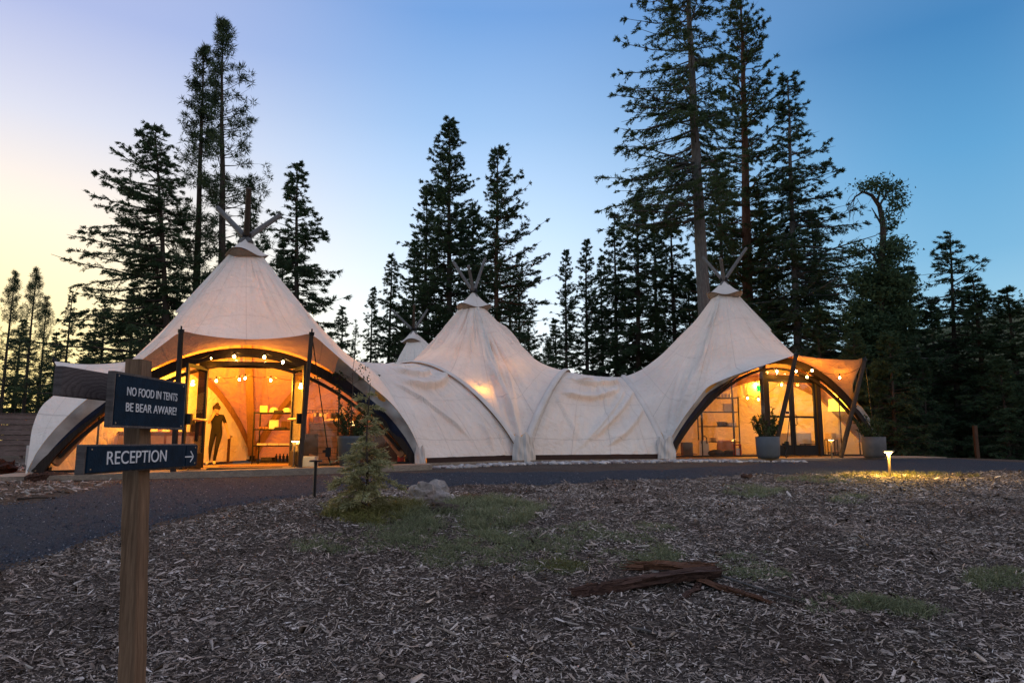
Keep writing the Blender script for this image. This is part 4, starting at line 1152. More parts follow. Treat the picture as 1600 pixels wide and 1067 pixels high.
# shelf rack and its goods
sx0 = on(432, 19.5); t = thing('shelf_rack', 'open black metal rack with four shelves inside the left tent', 'shelf', sx0, R_(-3))
SW, SD = 1.16, .42
for x in (-SW/2, SW/2):
    for y in (-SD/2, SD/2): MB().box((x, y, .73), (.03, .03, 1.46)).build('post', M['steel_black'], t)
SH = (.10, .53, .97, 1.42)
for z in SH:
    mb = MB(); mb.box((0, 0, z), (SW-.03, SD-.03, .018))
    mb.box((0, -SD/2, z), (SW-.03, .02, .035)); mb.box((0, SD/2, z), (SW-.03, .02, .035)); mb.build('shelf', M['steel_black'], t)
def onshelf(name, label, cat, dx, dy, z, mat, build, group=None):
    mb = MB(); build(mb); o = mb.build(name, mat, None, smooth=False, loc=sx0+Vector((dx, dy, z+.010)))
    return tag(o, label, cat, group)
dome = lambda r, h: (lambda mb: mb.lathe([(r*1.35, 0), (r*1.3, .012), (r, .02), (r*.95, h*.5), (r*.7, h*.85), (r*.25, h), (.001, h)], 18))
onshelf('hat', 'cream hat on the rack top, nearer the yellow card', 'hat', -.12, 0, SH[3], M['white_cloth'], dome(.12, .15))
onshelf('hat', 'cream hat on the rack top, nearer the open door', 'hat', .24, 0, SH[3], M['white_cloth'], dome(.12, .14))
onshelf('price_card', 'small yellow card standing on the left end of the rack top', 'card', -.40, 0, SH[3], M['card'], lambda mb: mb.box((0, 0, .10), (.20, .03, .19)))
onshelf('folded_shirts', 'dark folded shirts lying between the hats on the rack top', 'clothes', .06, -.12, SH[3], M['dark_cloth'], lambda mb: [mb.box((0, 0, .015+k*.03), (.24-.02*k, .16, .028)) for k in range(2)])
onshelf('picture_card', 'square cream card standing on the second shelf of the rack', 'card', -.10, 0, SH[2], M['paper'], lambda mb: mb.box((0, 0, .13), (.26, .03, .24)))
onshelf('jumble_of_cups', 'pinkish mugs grouped on the left of the second rack shelf', 'mugs', -.38, -.02, SH[2], M['rust_cloth'], lambda mb: [mb.lathe([(.035, 0), (.038, .07), (.03, .07)], 10, (dx, dy, dz)) for dx, dy, dz in ((-.09, 0, 0), (0, .02, 0), (.09, 0, 0), (-.04, .08, 0), (.05, .09, 0))])
onshelf('storage_box', 'brown box on the second rack shelf beside the open door', 'box', .28, 0, SH[2], M['brown'], lambda mb: mb.box((0, 0, .11), (.28, .26, .22)))
onshelf('folded_clothes', 'dark folded clothes in front on the second rack shelf', 'clothes', .12, -.14, SH[2], M['dark_cloth'], lambda mb: [mb.box((.02*(k % 2), 0, .015+k*.028), (.30, .12, .026)) for k in range(2)])
onshelf('folded_blankets', 'cream blankets folded flat on the third rack shelf', 'blankets', -.05, 0, SH[1], M['white_cloth'], lambda mb: [mb.box((.3*(k-1), 0, .03), (.28, .30, .055)) for k in range(3)])
ORD2 = ['first', 'second', 'third', 'fourth', 'fifth']
for k in range(5):
    onshelf('bottle', 'dark bottle standing '+ORD2[k]+' from the left on the bottom shelf of the rack', 'bottle', .02+.10*k, -.05, SH[0], M['steel_black'], lambda mb: mb.lathe([(.035, 0), (.037, .14), (.015, .17), (.015, .21), (.001, .21)], 12), 'bottles on the bottom rack shelf')
onshelf('crate', 'low dark crate at the left of the bottom rack shelf', 'crate', -.22, 0, SH[0], M['dark_cloth'], lambda mb: [mb.box((0, 0, .01), (.30, .28, .02)), mb.box((0, -.13, .06), (.30, .02, .10)), mb.box((0, .13, .06), (.30, .02, .10)), mb.box((-.14, 0, .06), (.02, .24, .10)), mb.box((.14, 0, .06), (.02, .24, .10))])

# clothes rail
r0 = on(500, 18.9); t = thing('clothes_rail', 'clothes rail hung with garments behind the plank counter', 'rail', r0, R_(2))
RW = 1.25; RH = zat(641, 18.9)-r0.z
mb = MB(); mb.tube([(-RW/2, 0, 0), (-RW/2, 0, RH), (RW/2, 0, RH), (RW/2, 0, 0)], .014, 6); mb.tube([(-RW/2, -.22, .02), (-RW/2, .22, .02)], .014, 6); mb.tube([(RW/2, -.22, .02), (RW/2, .22, .02)], .014, 6); mb.build('rail_frame', M['steel_black'], t)
rr = random.Random(4)
gm = [M['white_cloth'], M['rust_cloth'], M['brown'], M['sofa'], M['dark_cloth'], M['white_cloth']]; gn = ['cream', 'rust', 'brown', 'beige', 'dark', 'cream']
ORD = ['first', 'second', 'third', 'fourth', 'fifth', 'sixth', 'seventh', 'eighth', 'ninth', 'tenth', 'eleventh', 'twelfth', 'thirteenth', 'fourteenth', 'fifteenth']
for k in range(15):
    x = -RW/2+.08+k*(RW-.16)/14; hgt = rr.uniform(.55, .78)
    gi = rr.randrange(6)
    o = thing('hanging_garment', gn[gi]+' garment hanging '+ORD[k]+' from the left on the clothes rail', 'clothes', r0+Vector((x, 0, RH)), rr.uniform(-.2, .2), 'garments on the clothes rail')
    A = []
    for i in range(9):
        u = i/8*2-1; rw = []
        for j in range(7):
            v = j/6; wv = .20*(.75+.25*min(1, v*4)); rw.append((.03*math.sin(u*5+v*3+k)+.012, u*wv, -.06-.05*abs(u)*(1 if j == 0 else .3)-hgt*v))
        A.append(rw)
    mb = MB(); mb.grid(A); A2 = [[(p[0]-.03, p[1], p[2]) for p in rw] for rw in A]; mb.grid(A2)
    mb.build('cloth', gm[gi], o, smooth=True)
    MB().tube([(0, -.16, -.09), (0, 0, -.04), (0, .16, -.09)], .006, 4).tube([(0, 0, -.04), (0, 0, .0), (0, .015, .02)], .004, 4).build('hanger', M['steel_black'], o)

# plank counter
c0 = on(511, 17.7); ch = zat(661, 17.7)-c0.z
t = thing('plank_counter', 'counter faced with orange horizontal planks right of the open door', 'counter', c0, R_(10))
n_ = 7
for k in range(n_): MB().box((0, -.30, .03+(k+.5)*(ch-.06)/n_), (.78, .03+.004*(k % 2), (ch-.06)/n_-.012)).build('plank', M['orange_wood'], t)
MB().box((0, 0, ch/2-.02), (.74, .56, ch-.06)).build('carcass', M['brown'], t); MB().box((0, 0, ch-.015), (.84, .64, .03)).build('counter_top', M['orange_wood'], t, bevel=.004)
def drape(w, d, th, seed):
    rg = random.Random(seed); mb = MB(); A = []
    for i in range(13):
        u = i/12*2-1; rw = []
        for j in range(7):
            v = j/6*2-1; rw.append((u*w/2, v*d/2, th*(1-.6*u**4)*(1-.5*v*v)+.012*math.sin(i*1.3+seed)*math.cos(j+seed)))
        A.append(rw)
    mb.grid(A); mb.grid([[(p[0], p[1], 0) for p in rw] for rw in A])
    for e in (0, 12): mb.grid([[A[e][j] for j in range(7)], [(A[e][j][0], A[e][j][1], 0) for j in range(7)]])
    mb.grid([[r[0] for r in A], [(r[0][0], r[0][1], 0) for r in A]]); return mb
tag(drape(.50, .40, .11, 3).build('folded_cloth', M['white_cloth'], None, smooth=True, loc=c0+Vector((.14, -.02, ch)), rz=R_(10)), 'cream cloth folded on the plank counter', 'cloth')
tag(MB().box((0, 0, .08), (.22, .2, .16)).build('storage_box', M['rust_cloth'], None, bevel=.01, loc=c0+Vector((-.24, .0, ch)), rz=R_(10)), 'small brown box on the left end of the plank counter', 'box')
t = thing('sign_card', 'yellow card on a thin stand above the plank counter', 'sign', c0+Vector((.28, .24, ch))); MB().box((0, 0, .30), (.17, .015, .24)).build('card', M['card'], t); MB().tube([(0, .01, 0), (0, .01, .2)], .006, 5).box((0, 0, .01), (.12, .08, .02)).build('stand', M['steel_black'], t)
# dark board leaning
b0 = on(486, 17.4); t = thing('sandwich_board', 'dark board leaning before the clothes right of the open door', 'board', b0, R_(5))
for s_ in (-1, 1):
    rot = Matrix.Rotation(R_(12*s_), 3, 'X'); MB().box((0, s_*-.08, .40), (.36, .025, .80), rot).build('board', M['dark_cloth'], t)
# dark display counter at the right with goods, extinguisher, lamp
k0 = on(588, 18.0); kh = zat(668, 18.0)-k0.z
t = thing('display_counter', 'dark display counter near the right foot of the left tent', 'counter', k0, R_(14))
MB().box((0, 0, kh/2-.02), (1.25, .55, kh-.06)).build('carcass', M['brown'], t, bevel=.006); MB().box((0, 0, kh-.015), (1.32, .6, .03)).build('counter_top', M['brown'], t, bevel=.004)
for x in (-.42, 0, .42): MB().box((x, -.285, kh/2), (.38, .02, kh-.2)).build('front_panel', M['dark_wood'], t, bevel=.004)
tag(drape(.46, .34, .10, 8).build('folded_cloth', M['red_cloth'], None, smooth=True, loc=k0+Vector((-.10, -.02, kh)), rz=R_(14)), 'red cloth folded on the dark display counter', 'cloth')
tag(drape(.34, .30, .12, 9).build('folded_cloth', M['rust_cloth'], None, smooth=True, loc=k0+Vector((.34, .06, kh)), rz=R_(14)), 'rust cloth folded on the right of the dark display counter', 'cloth')
tag(MB().box((0, 0, .09), (.17, .03, .18)).build('price_card', M['card'], None, loc=k0+Vector((-.38, -.36, .55)), rz=R_(14)), 'orange-lit card on the front of the dark display counter', 'card')
l0 = on(549, 17.8); t = thing('table_lamp', 'small glowing globe lamp above the grey planter', 'lamp', (l0.x, l0.y, l0.z+.0))
zz = zat(662, 17.8)-l0.z
MB().lathe([(.10, 0), (.10, .02), (.015, .03), (.012, zz-.06), (.03, zz-.05)], 12).build('lamp_stem', M['steel_black'], t)
M['bulb'] = glow('bulb_glow', (1.0, .60, .20, 1), 22); M['globe'] = glow('lamp_globe_glow', (1.0, .60, .22, 1), 3)
MB().sphere((0, 0, zz), .065, 12, 9).build('globe', M['globe'], t, smooth=True)
fx = on(627, 16.95); fx.z = deckz(fx.x)-.01
t = thing('fire_extinguisher', 'red fire extinguisher standing behind the clear wall by the tent foot', 'extinguisher', fx, R_(-60))
t.scale = (1.25, 1.25, 1.12)
MB().lathe([(.062, 0), (.068, .01), (.068, .30), (.06, .34), (.03, .37), (.022, .385)], 20).build('cylinder', M['ext_red'], t, smooth=True)
MB().lathe([(.0685, .15), (.0692, .15), (.0692, .26), (.0685, .26)], 20).build('label_band', M['paper'], t)
MB().box((0, 0, .40), (.03, .03, .03)).beam((0, 0, .42), (.10, 0, .44), .02, .012).beam((0, 0, .40), (.10, 0, .405), .02, .012).build('valve', M['steel_black'], t)
MB().tube([(-.02, 0, .40), (-.08, 0, .38), (-.085, 0, .28), (-.08, 0, .14)], .010, 6).build('hose', M['steel_black'], t)
MB().box(on(618, 17.2)+Vector((0, 0, .03)), (.5, .16, .05)).build('x', M['orange_wood']).name = 'wooden_block'
tag(bpy.data.objects['wooden_block'], 'pale wooden block on the floor left of the fire extinguisher', 'block')
# left side: long counter with jars
q0 = on(214, 16.9); qh = .88
t = thing('long_counter', 'long pale counter behind the clear wall left of the sign post', 'counter', q0, R_(16))
MB().box((0, 0, qh/2-.02), (2.6, .5, qh-.05)).build('carcass', M['rust_cloth'], t, bevel=.006); MB().box((0, 0, qh-.02), (2.7, .58, .04)).build('counter_top', M['orange_wood'], t, bevel=.004)
for k in range(4): MB().box((-.98+.65*k, -.262, qh/2-.02), (.60, .02, qh-.16)).build('front_panel', M['olive_panel'] if 'olive_panel' in M else M['sofa'], t, bevel=.005)
rr = random.Random(8)
for k in range(11):
    x = -1.2+.24*k+rr.uniform(-.04, .04); h_ = rr.uniform(.14, .34); r_ = rr.uniform(.04, .07)
    pp = q0+Matrix.Rotation(R_(16), 3, 'Z') @ Vector((x, rr.uniform(-.1, .12), qh))
    tag(MB().lathe([(r_, 0), (r_*1.02, h_*.7), (r_*.5, h_*.82), (r_*.5, h_), (.001, h_)], 12).build('jar', [M['jar'], M['paper'], M['dark_cloth'], M['card']][k % 4], None, smooth=False, loc=pp), ['amber jar', 'white jar', 'dark bottle', 'yellow jar'][k % 4]+' standing '+ORD[k]+' from the left on the long counter', 'jar', 'jars on the long counter')
t = thing('small_shelf', 'small wall shelf of goods behind the jars at left', 'shelf', on(170, 17.9))
for z in (1.0, 1.3, 1.6): MB().box((0, 0, z), (.9, .22, .025)).build('shelf', M['brown'], t)
for x in (-.45, .45): MB().box((x, 0, .85), (.03, .22, 1.7)).build('upright', M['brown'], t)
for k in range(10):
    tag(MB().box((0, 0, .08), (.11, .11, .15+.02*(k % 3))).build('goods_box', [M['card'], M['rust_cloth'], M['paper'], M['brown']][k % 4], None, loc=on(170, 17.9)+Vector((-.36+.18*(k % 5), 0, (1.0125 if k < 5 else 1.3125)))), ['yellow', 'rust', 'white', 'brown'][k % 4]+' packet, '+ORD[k % 5]+' from the left in the '+('lower' if k < 5 else 'upper')+' row of the wall shelf', 'packet', 'packets on the small wall shelf')
# mats
tag(MB().box((0, 0, .010), (1.5, .62, .016)).build('door_mat', M['mat'], None, loc=sA[0].pt(.12, .42, 0), rz=sA[0].rz), 'dark mat on the deck before the open double doors', 'mat')
tag(MB().box((0, 0, .008), (1.5, .7, .014)).build('door_mat', M['rust_cloth'], None, loc=sA[0].pt(.25, -1.1, 0), rz=sA[0].rz), 'brown patterned mat just inside the open double doors', 'mat')
tag(MB().box((0, 0, .14), (.42, .3, .26)).build('low_box', M['paper'], None, bevel=.01, loc=on(481, 16.0)), 'low white box between the awning pole and the strap', 'box')

# ------------------------------------------------------------------ string lights
def string_lights(name, label, pts, group, energy, cord_ends=None, wattage=None):
    t = thing(name, label, 'string lights', pts[0], 0, group); o = Vector(pts[0])
    pts = [Vector(p) for p in pts]
    cp = []
    ends = [Vector(cord_ends[0])]+[p+Vector((0, 0, .11)) for p in pts]+[Vector(cord_ends[1])]
    for a, b in zip(ends[:-1], ends[1:]):
        for k in range(6):
            u = k/6; cp.append(a.lerp(b, u)-Vector((0, 0, .10*4*u*(1-u)*min(1, (b-a).length))))
    cp.append(ends[-1])
    MB().tube([p-o for p in cp], .006, 4).build('cord', M['steel_black'], t)
    for i, p in enumerate(pts):
        s_ = MB().lathe([(.016, .05), (.018, .11), (.008, .12)], 8, p-o).build('socket', M['steel_black'], t)
        b = MB().sphere(p-o, (.030, .030, .038), 10, 8).build('bulb', M['bulb'], t, smooth=True)
        ld = bpy.data.lights.new('bulb_light', 'POINT'); ld.energy = energy; ld.color = LAMPC; ld.shadow_soft_size = .04
        lo = bpy.data.objects.new('bulb_light', ld); COL.objects.link(lo); lo.parent = t; lo.location = p-o-Vector((0, 0, .085))
    return t
EN = 29
string_lights('string_lights', 'upper string of four glowing bulbs seen over the door header of the left tent', [P(x, y, 15.25) for x, y in ((330, 560), (366, 557), (413, 558), (442, 566))], 'strings of bulbs', EN*.05, (P(287, 556, 14.3), P(484, 566, 15.0)))
string_lights('string_lights', 'lower string of bulbs crossing the left tent above the person and the clothes', [P(x, y, 18.4+.2*math.sin(x)) for x, y in ((300, 600), (338, 595), (374, 593), (383, 591), (423, 594), (491, 595), (522, 595))], 'strings of bulbs', EN, (P(240, 580, 18.8), P(560, 585, 18.8)))
string_lights('string_lights', 'string of bulbs above the long counter left of the sign', [P(x, y, 17.2) for x, y in ((190, 640), (235, 615), (270, 600))], 'strings of bulbs', EN, (P(165, 650, 17.2), P(290, 580, 17.4)))
string_lights('string_lights', 'upper string of bulbs over the closed doors of the right tent', [P(x, y, 21.4) for x, y in ((1214, 580), (1244, 580), (1261, 589), (1269, 579), (1312, 590))], 'strings of bulbs', EN*.14, (P(1190, 585, 21.4), P(1342, 575, 21.2)))
string_lights('string_lights', 'string of bulbs around the green exit sign in the right tent', [P(x, y, 23.4) for x, y in ((1168, 622), (1185, 624), (1221, 601))], 'strings of bulbs', EN, (P(1150, 620, 23.4), P(1240, 600, 23.4)))
from mathutils.bvhtree import BVHTree
def behind_cloth(tent, part, px, py, gap):
    """point a hand's breadth inside the cloth, seen on the given bearing"""
    bpy.context.view_layer.update()
    o = [c for c in tent.children if c.name.startswith(part)][0]; me = o.data; mw = o.matrix_world
    bv = BVHTree.FromPolygons([mw @ v.co for v in me.vertices], [tuple(p.vertices) for p in me.polygons])
    d = (P(px, py, 10)-Vector((0, 0, CAMZ))).normalized(); h = bv.ray_cast(Vector((0, 0, CAMZ)), d)
    return h[0]+d*gap
HB = behind_cloth(tentB, 'canopy', 748, 613, .36)
string_lights('string_lights', 'bulb close behind the cloth, making the glowing patch of the middle tent', [HB], 'strings of bulbs', EN*1.5, (HB+Vector((-.9, .5, .3)), HB+Vector((.9, 1.2, .4))))
string_lights('string_lights', 'string of bulbs low in the middle tent behind the glowing patch', [P(760, 600, 22.2), P(700, 600, 22.4)], 'strings of bulbs', EN*.9, (P(700, 585, 21.2), P(800, 600, 22.4)))
string_lights('string_lights', 'string of bulbs high in the middle tent', [P(700, 590, 21.6), P(790, 590, 21.2), P(850, 600, 22.4)], 'strings of bulbs', EN*.6, (P(690, 580, 22.4), P(870, 590, 22.6)))
string_lights('string_lights', 'string of bulbs deep inside the right tent lounge', [P(1290, 600, 25.0), P(1240, 610, 26.0), P(1180, 600, 25.5)], 'strings of bulbs', EN, (P(1310, 590, 24.6), P(1150, 600, 25.6)))
# ================================================================== INSIDE THE RIGHT TENT
def onc(px, Y): p = P(px, 700, Y); return Vector((p.x, Y, 1.045))
M['exit_green'] = glow('exit_sign_green', (.01, .75, .10, 1), .8); M['exit_dark'] = simple('exit_letters', (.004, .06, .02), .6)
ex0 = P(1189, 607, 22.6); t = thing('exit_sign', 'lit green exit sign hanging left of the closed doors', 'exit sign', ex0, R_(8))
MB().box((0, 0, 0), (.28, .05, .20)).build('housing', M['exit_green'], t)
def text(name, body, size, loc, rot, mat, parent=None, ext=.002, sx=1.0, align='CENTER', spacing=1.0, off=0.0):
    c = bpy.data.curves.new(name, 'FONT'); c.body = body; c.size = size; c.extrude = ext; c.align_x = align; c.align_y = 'CENTER'; c.space_character = spacing; c.offset = off
    c.materials.append(mat); o = bpy.data.objects.new(name, c); COL.objects.link(o); dg = bpy.context.evaluated_depsgraph_get(); me = bpy.data.meshes.new_from_object(o.evaluated_get(dg)); bpy.data.objects.remove(o)
    if not me.materials: me.materials.append(mat)
    o = link(name, me, parent); o.location = loc; o.rotation_euler = rot; o.scale = (sx, 1, 1); return o
text('lettering', 'EXIT', .13, (0, -.03, 0), (PI/2, 0, 0), M['exit_dark'], t, .003, .9)
MB().tube([(0, 0, .10), (0, 0, .55)], .006, 5).build('hanger', M['steel_black'], t)
def sofa(loc, rz, w, label, name='sofa', cat='sofa', h=.80):
    t = thing(name, label, cat, loc, rz)
    MB().box((0, 0, .24), (w, .80, .26)).build('seat_base', M['sofa'], t, bevel=.03)
    MB().box((0, .32, .50), (w, .18, h-.26)).build('backrest', M['sofa'], t, bevel=.05)
    for x in (-w/2+.08, w/2-.08): MB().box((x, -.02, .36), (.16, .78, .44)).build('armrest', M['sofa'], t, bevel=.04)
    n = max(1, round((w-.3)/.65)); cw = (w-.34)/n
    for k in range(n): MB().box((-w/2+.17+cw*(k+.5), -.08, .43), (cw-.01, .58, .13)).build('seat_cushion', M['sofa'], t, bevel=.03)
    for x in (-w/2+.1, w/2-.1):
        for y in (-.33, .33): MB().box((x, y, .055), (.04, .04, .11)).build('leg', M['dark_wood'], t)
    return t
sofa(onc(1234, 23.6), R_(168), 1.25, 'cream sofa seen from behind through the left glass door')
s2 = sofa(onc(1274, 24.6), R_(8), 1.15, 'cream armchair facing out behind the right glass door', 'armchair', 'armchair')
o = MB().sphere((0, 0, 0), (.24, .10, .19), 14, 10).build('cushion', M['sofa'], None, smooth=True, loc=onc(1280, 24.55)+Vector((0, .12, .66))); tag(o, 'plump cream cushion propped on the armchair', 'cushion')
sofa(onc(1306, 24.2), R_(95), 1.0, 'cream armchair with its side to the doors, under the drum lamp', 'armchair', 'armchair')
def wire_table(loc, w, h, label):
    t = thing('side_table', label, 'table', loc)
    MB().box((0, 0, h), (w, w*.7, .02)).build('table_top', M['steel_black'], t)
    for x in (-w/2+.012, w/2-.012):
        for y in (-w*.35+.012, w*.35-.012): MB().box((x, y, h/2), (.02, .02, h)).build('leg', M['steel_black'], t)
wire_table(onc(1268, 22.9), .58, .38, 'low black wire table just behind the glass doors')
wire_table(onc(1299, 23.2), .34, .52, 'slim black side table left of the drum lamp')
fl = onc(1313, 23.1); t = thing('floor_lamp', 'floor lamp with a wide glowing yellow drum shade in the right tent', 'lamp', fl)
lz = zat(633, 23.1)-fl.z
def b_shade(n): n.to(n.n('ShaderNodeEmission', {'Color': (1.0, .66, .05, 1), 'Strength': 1.25}).outputs[0])
M['shade'] = mk('lit_drum_shade', b_shade)
MB().lathe([(.285, lz-.19), (.29, lz-.19), (.285, lz+.19), (.28, lz+.19)], 28).build('lamp_shade', M['shade'], t, smooth=True)
MB().lathe([(.14, 0), (.14, .02), (.012, .03), (.012, lz), (.001, lz)], 14).build('lamp_stem', M['chrome'], t)
ld = bpy.data.lights.new('lamp_light', 'POINT'); ld.energy = 30; ld.color = (1, .55, .15); ld.shadow_soft_size = .2
lo = bpy.data.objects.new('lamp_light', ld); COL.objects.link(lo); lo.parent = t; lo.location = (0, 0, lz+.32)
# rack at the left of the right tent
k0 = onc(1124, 23.3); t = thing('shelf_rack', 'tall thin rack behind the clear wall left of the exit sign', 'shelf', k0, R_(6))
for x in (-.62, .62):
    for y in (-.2, .2): MB().box((x, y, .95), (.03, .03, 1.9)).build('post', M['dark_wood'], t)
CS = (.45, .95, 1.42, 1.88)
for z in CS: MB().box((0, 0, z), (1.24, .40, .025)).build('shelf', M['dark_wood'], t)
def onk(name, label, cat, dx, z, mat, build, dy=0): mb = MB(); build(mb); return tag(mb.build(name, mat, None, loc=k0+Vector((dx, dy, z+.0125))), label, cat)
onk('mug_box', 'white box with a dark round mark on the rack under the exit sign', 'box', .32, CS[2], M['paper'], lambda mb: (mb.box((0, 0, .13), (.26, .2, .26)), mb.lathe([(.07, .0), (.07, .012)], 16, (0, 0, 0))))
onk('jar_row', 'row of small pale jars on the top of the tall rack', 'jars', .25, CS[3], M['paper'], lambda mb: [mb.lathe([(.04, 0), (.045, .12), (.02, .15)], 10, (-.2+.12*k, 0, 0)) for k in range(4)])
onk('basket', 'dark basket on the middle shelf of the tall rack', 'basket', .12, CS[1], M['brown'], lambda mb: mb.lathe([(.14, 0), (.18, .14), (.165, .14), (.13, .02)], 18))
onk('folded_towels', 'pale towels folded on the right of the middle rack shelf', 'towels', .42, CS[1], M['white_cloth'], lambda mb: [mb.box((0, 0, .03+.055*k), (.26, .28, .05)) for k in range(2)])
onk('plate_stack', 'stack of pale plates low on the tall rack', 'plates', -.2, CS[0], M['paper'], lambda mb: [mb.lathe([(.06, .02*k), (.13, .02*k+.015), (.125, .02*k+.018)], 18) for k in range(6)])
def bag(loc, label, mat, w=.36, h=.5):
    t = thing('tote_bag', label, 'bag', loc, R_(10)); MB().box((0, 0, h/2), (w, .16, h), taper=.86).build('bag_body', mat, t, bevel=.03)
    MB().tube([(-w*.25, -.085, h*.8), (-w*.2, -.10, h*1.15), (0, -.10, h*1.28), (w*.2, -.10, h*1.15), (w*.25, -.085, h*.8)], .014, 6).build('bag_strap', M['dark_wood'], t)
bag(onc(1099, 22.4), 'pale bag with a strap on the floor left of the rack', M['white_cloth'])
o = MB().box((0, 0, .26), (.62, .18, .5), Matrix.Rotation(R_(-12), 3, 'X'), taper=.8).build('cushion', M['rust_cloth'], None, bevel=.07, loc=onc(1134, 22.5)); tag(o, 'large pale cushion leaning against the rack', 'cushion')
for x, l in ((1119, 'dark rounded floor pouf left of the leaning cushion'), (1142, 'dark rounded floor pouf right of the leaning cushion')):
    tag(MB().sphere((0, 0, .11), (.26, .22, .115), 16, 9).build('pouf', M['dark_cloth'], None, smooth=True, loc=onc(x, 21.9)), l, 'pouf')
t = thing('lantern', 'small red lantern on the floor by the clear wall', 'lantern', onc(1152, 21.6))
MB().box((0, 0, .03), (.2, .2, .06)).box((0, 0, .36), (.2, .2, .03)).build('lantern_base', M['red_cloth'], t, bevel=.005)
for x in (-.085, .085):
    for y in (-.085, .085): MB().box((x, y, .20), (.018, .018, .30)).build('lantern_post', M['red_cloth'], t)
MB().box((0, 0, .16), (.10, .10, .2)).build('candle', M['paper'], t); MB().tube([(-.06, 0, .375), (0, 0, .46), (.06, 0, .375)], .007, 5).build('handle', M['red_cloth'], t)
tag(MB().box((0, 0, .22), (.30, .30, .44)).build('wooden_box', M['brown'], None, bevel=.01, loc=onc(1073, 21.5)), 'brown wooden box by the left corner of the right tent', 'box')
# small notice on the door: flat print
t = thing('door_notice', 'small framed notice stuck on the left glass door of the right tent', 'notice', eC.pt(XC-.22, -.075, 1.33), eC.rz)
MB().box((0, 0, 0), (.16, .006, .10)).build('notice_sheet', M['paper'], t); MB().box((0, -.005, 0), (.13, .004, .07)).build('notice_panel', M['dark_cloth'], t)
text('lettering', 'OPEN', .04, (0, -.009, 0), (PI/2, 0, 0), M['paper'], t, .001) if False else None

# ------------------------------------------------------------------ planters
def planter(loc, s, label, mat, plant_label, seed, tall=False, tint='olive', lean=0, w=1.0):
    t = thing('planter', label, 'planter', loc)
    prof = [(.20, 0), (.27, .012), (.305, .10), (.315, .30), (.318, .60), (.300, .60), (.295, .54)] if not tall else [(.19, 0), (.215, .01), (.285, .62), (.30, .68), (.275, .68), (.265, .62)]
    MB().lathe([(r*s*w, z*s) for r, z in prof], 40).build('pot', mat, t, smooth=True)
    zt = (.545 if not tall else .63)*s
    MB().lathe([(.29*s*w, zt-.03), (.15*s, zt), (.001, zt+.02)], 20).build('soil', M['soil'], t)
    rg = np.random.RandomState(seed); p = thing('potted_plant', plant_label, 'plant', Vector(loc)+Vector((0, 0, zt)))
    mb = MB(); C, D = [], []
    for k in range(26):
        a = rg.rand()*2*PI; r = .20*s*math.sqrt(rg.rand()); b = Vector((r*math.cos(a), r*math.sin(a), 0)); hh = rg.uniform(.22, .62)*s*(1.5 if k < 4 else 1)
        e = b+Vector((math.cos(a)*rg.uniform(.05, .28)+lean*hh, math.sin(a)*rg.uniform(.05, .28), hh)); m_ = b.lerp(e, .5)+Vector((0, 0, .05))
        mb.tube([b, m_, e], [.007, .005, .002], 4, caps=False)
        n = int(70*hh)+10; v = rg.rand(n, 1)**.7; c = np.array(b)*(1-v)+np.array(e)*v+np.array([0, 0, .05])*4*v*(1-v)*.5; C.append(c+rg.randn(n, 3)*.018); D.append(rg.randn(n, 3)*.7+np.array([0, 0, .4]))
    mb.build('stems', M['bark'], p); C = np.concatenate(C); D = np.concatenate(D); LV, LF = leaves_np(C, D, .085, .028, rg)
    link('foliage', mesh_np('foliage', LV, LF, M[tint]), p)
    return p
pa = on(547, 15.75); pl = planter(pa, 1.0, 'grey round planter on the deck behind the young conifer', M['grey_pot'], 'bushy plant with one tall thin stem in the grey planter', 5, tall=True)
# tall thin stem
rg = np.random.RandomState(2); mb = MB(); pts = [Vector((0, 0, 0)), Vector((.0, 0, .6)), Vector((.02, 0, 1.1)), Vector((.0, 0, 1.5)), Vector((.04, 0, 1.82)), Vector((.07, .0, 1.98))]
mb.tube(pts, [.012, .011, .009, .007, .005, .003], 5); C, D = [], []
for z, a in ((.95, -.30), (1.2, .28), (1.32, -.34), (1.45, .22), (1.25, -.2)):
    e = Vector((a, .05, z+.12)); mb.tube([(.01, 0, z), (a*.5, .02, z+.09), e], .004, 3); C.append(np.array(e)+rg.randn(26, 3)*np.array([.08, .06, .05])); D.append(rg.randn(26, 3))
mb.build('tall_stem', M['bark'], pl); LV, LF = leaves_np(np.concatenate(C), np.concatenate(D), .06, .03, rg); link('tall_stem_leaves', mesh_np('tall_stem_leaves', LV, LF, M['olive']), pl)
pc = onc(1200, 19.6); pc.z = 1.04
planter(pc, 1.0, 'grey round planter left of the closed glass doors', M['grey_pot'], 'upright bushy plant in the planter left of the glass doors', 6)
pd = onc(1366, 20.4); pd.z = 1.04
planter(pd, 1.0, 'brownish round planter at the right corner of the right tent', M['stone_pot'], 'leaning bushy plant in the planter at the right tent corner', 9, lean=-.25)

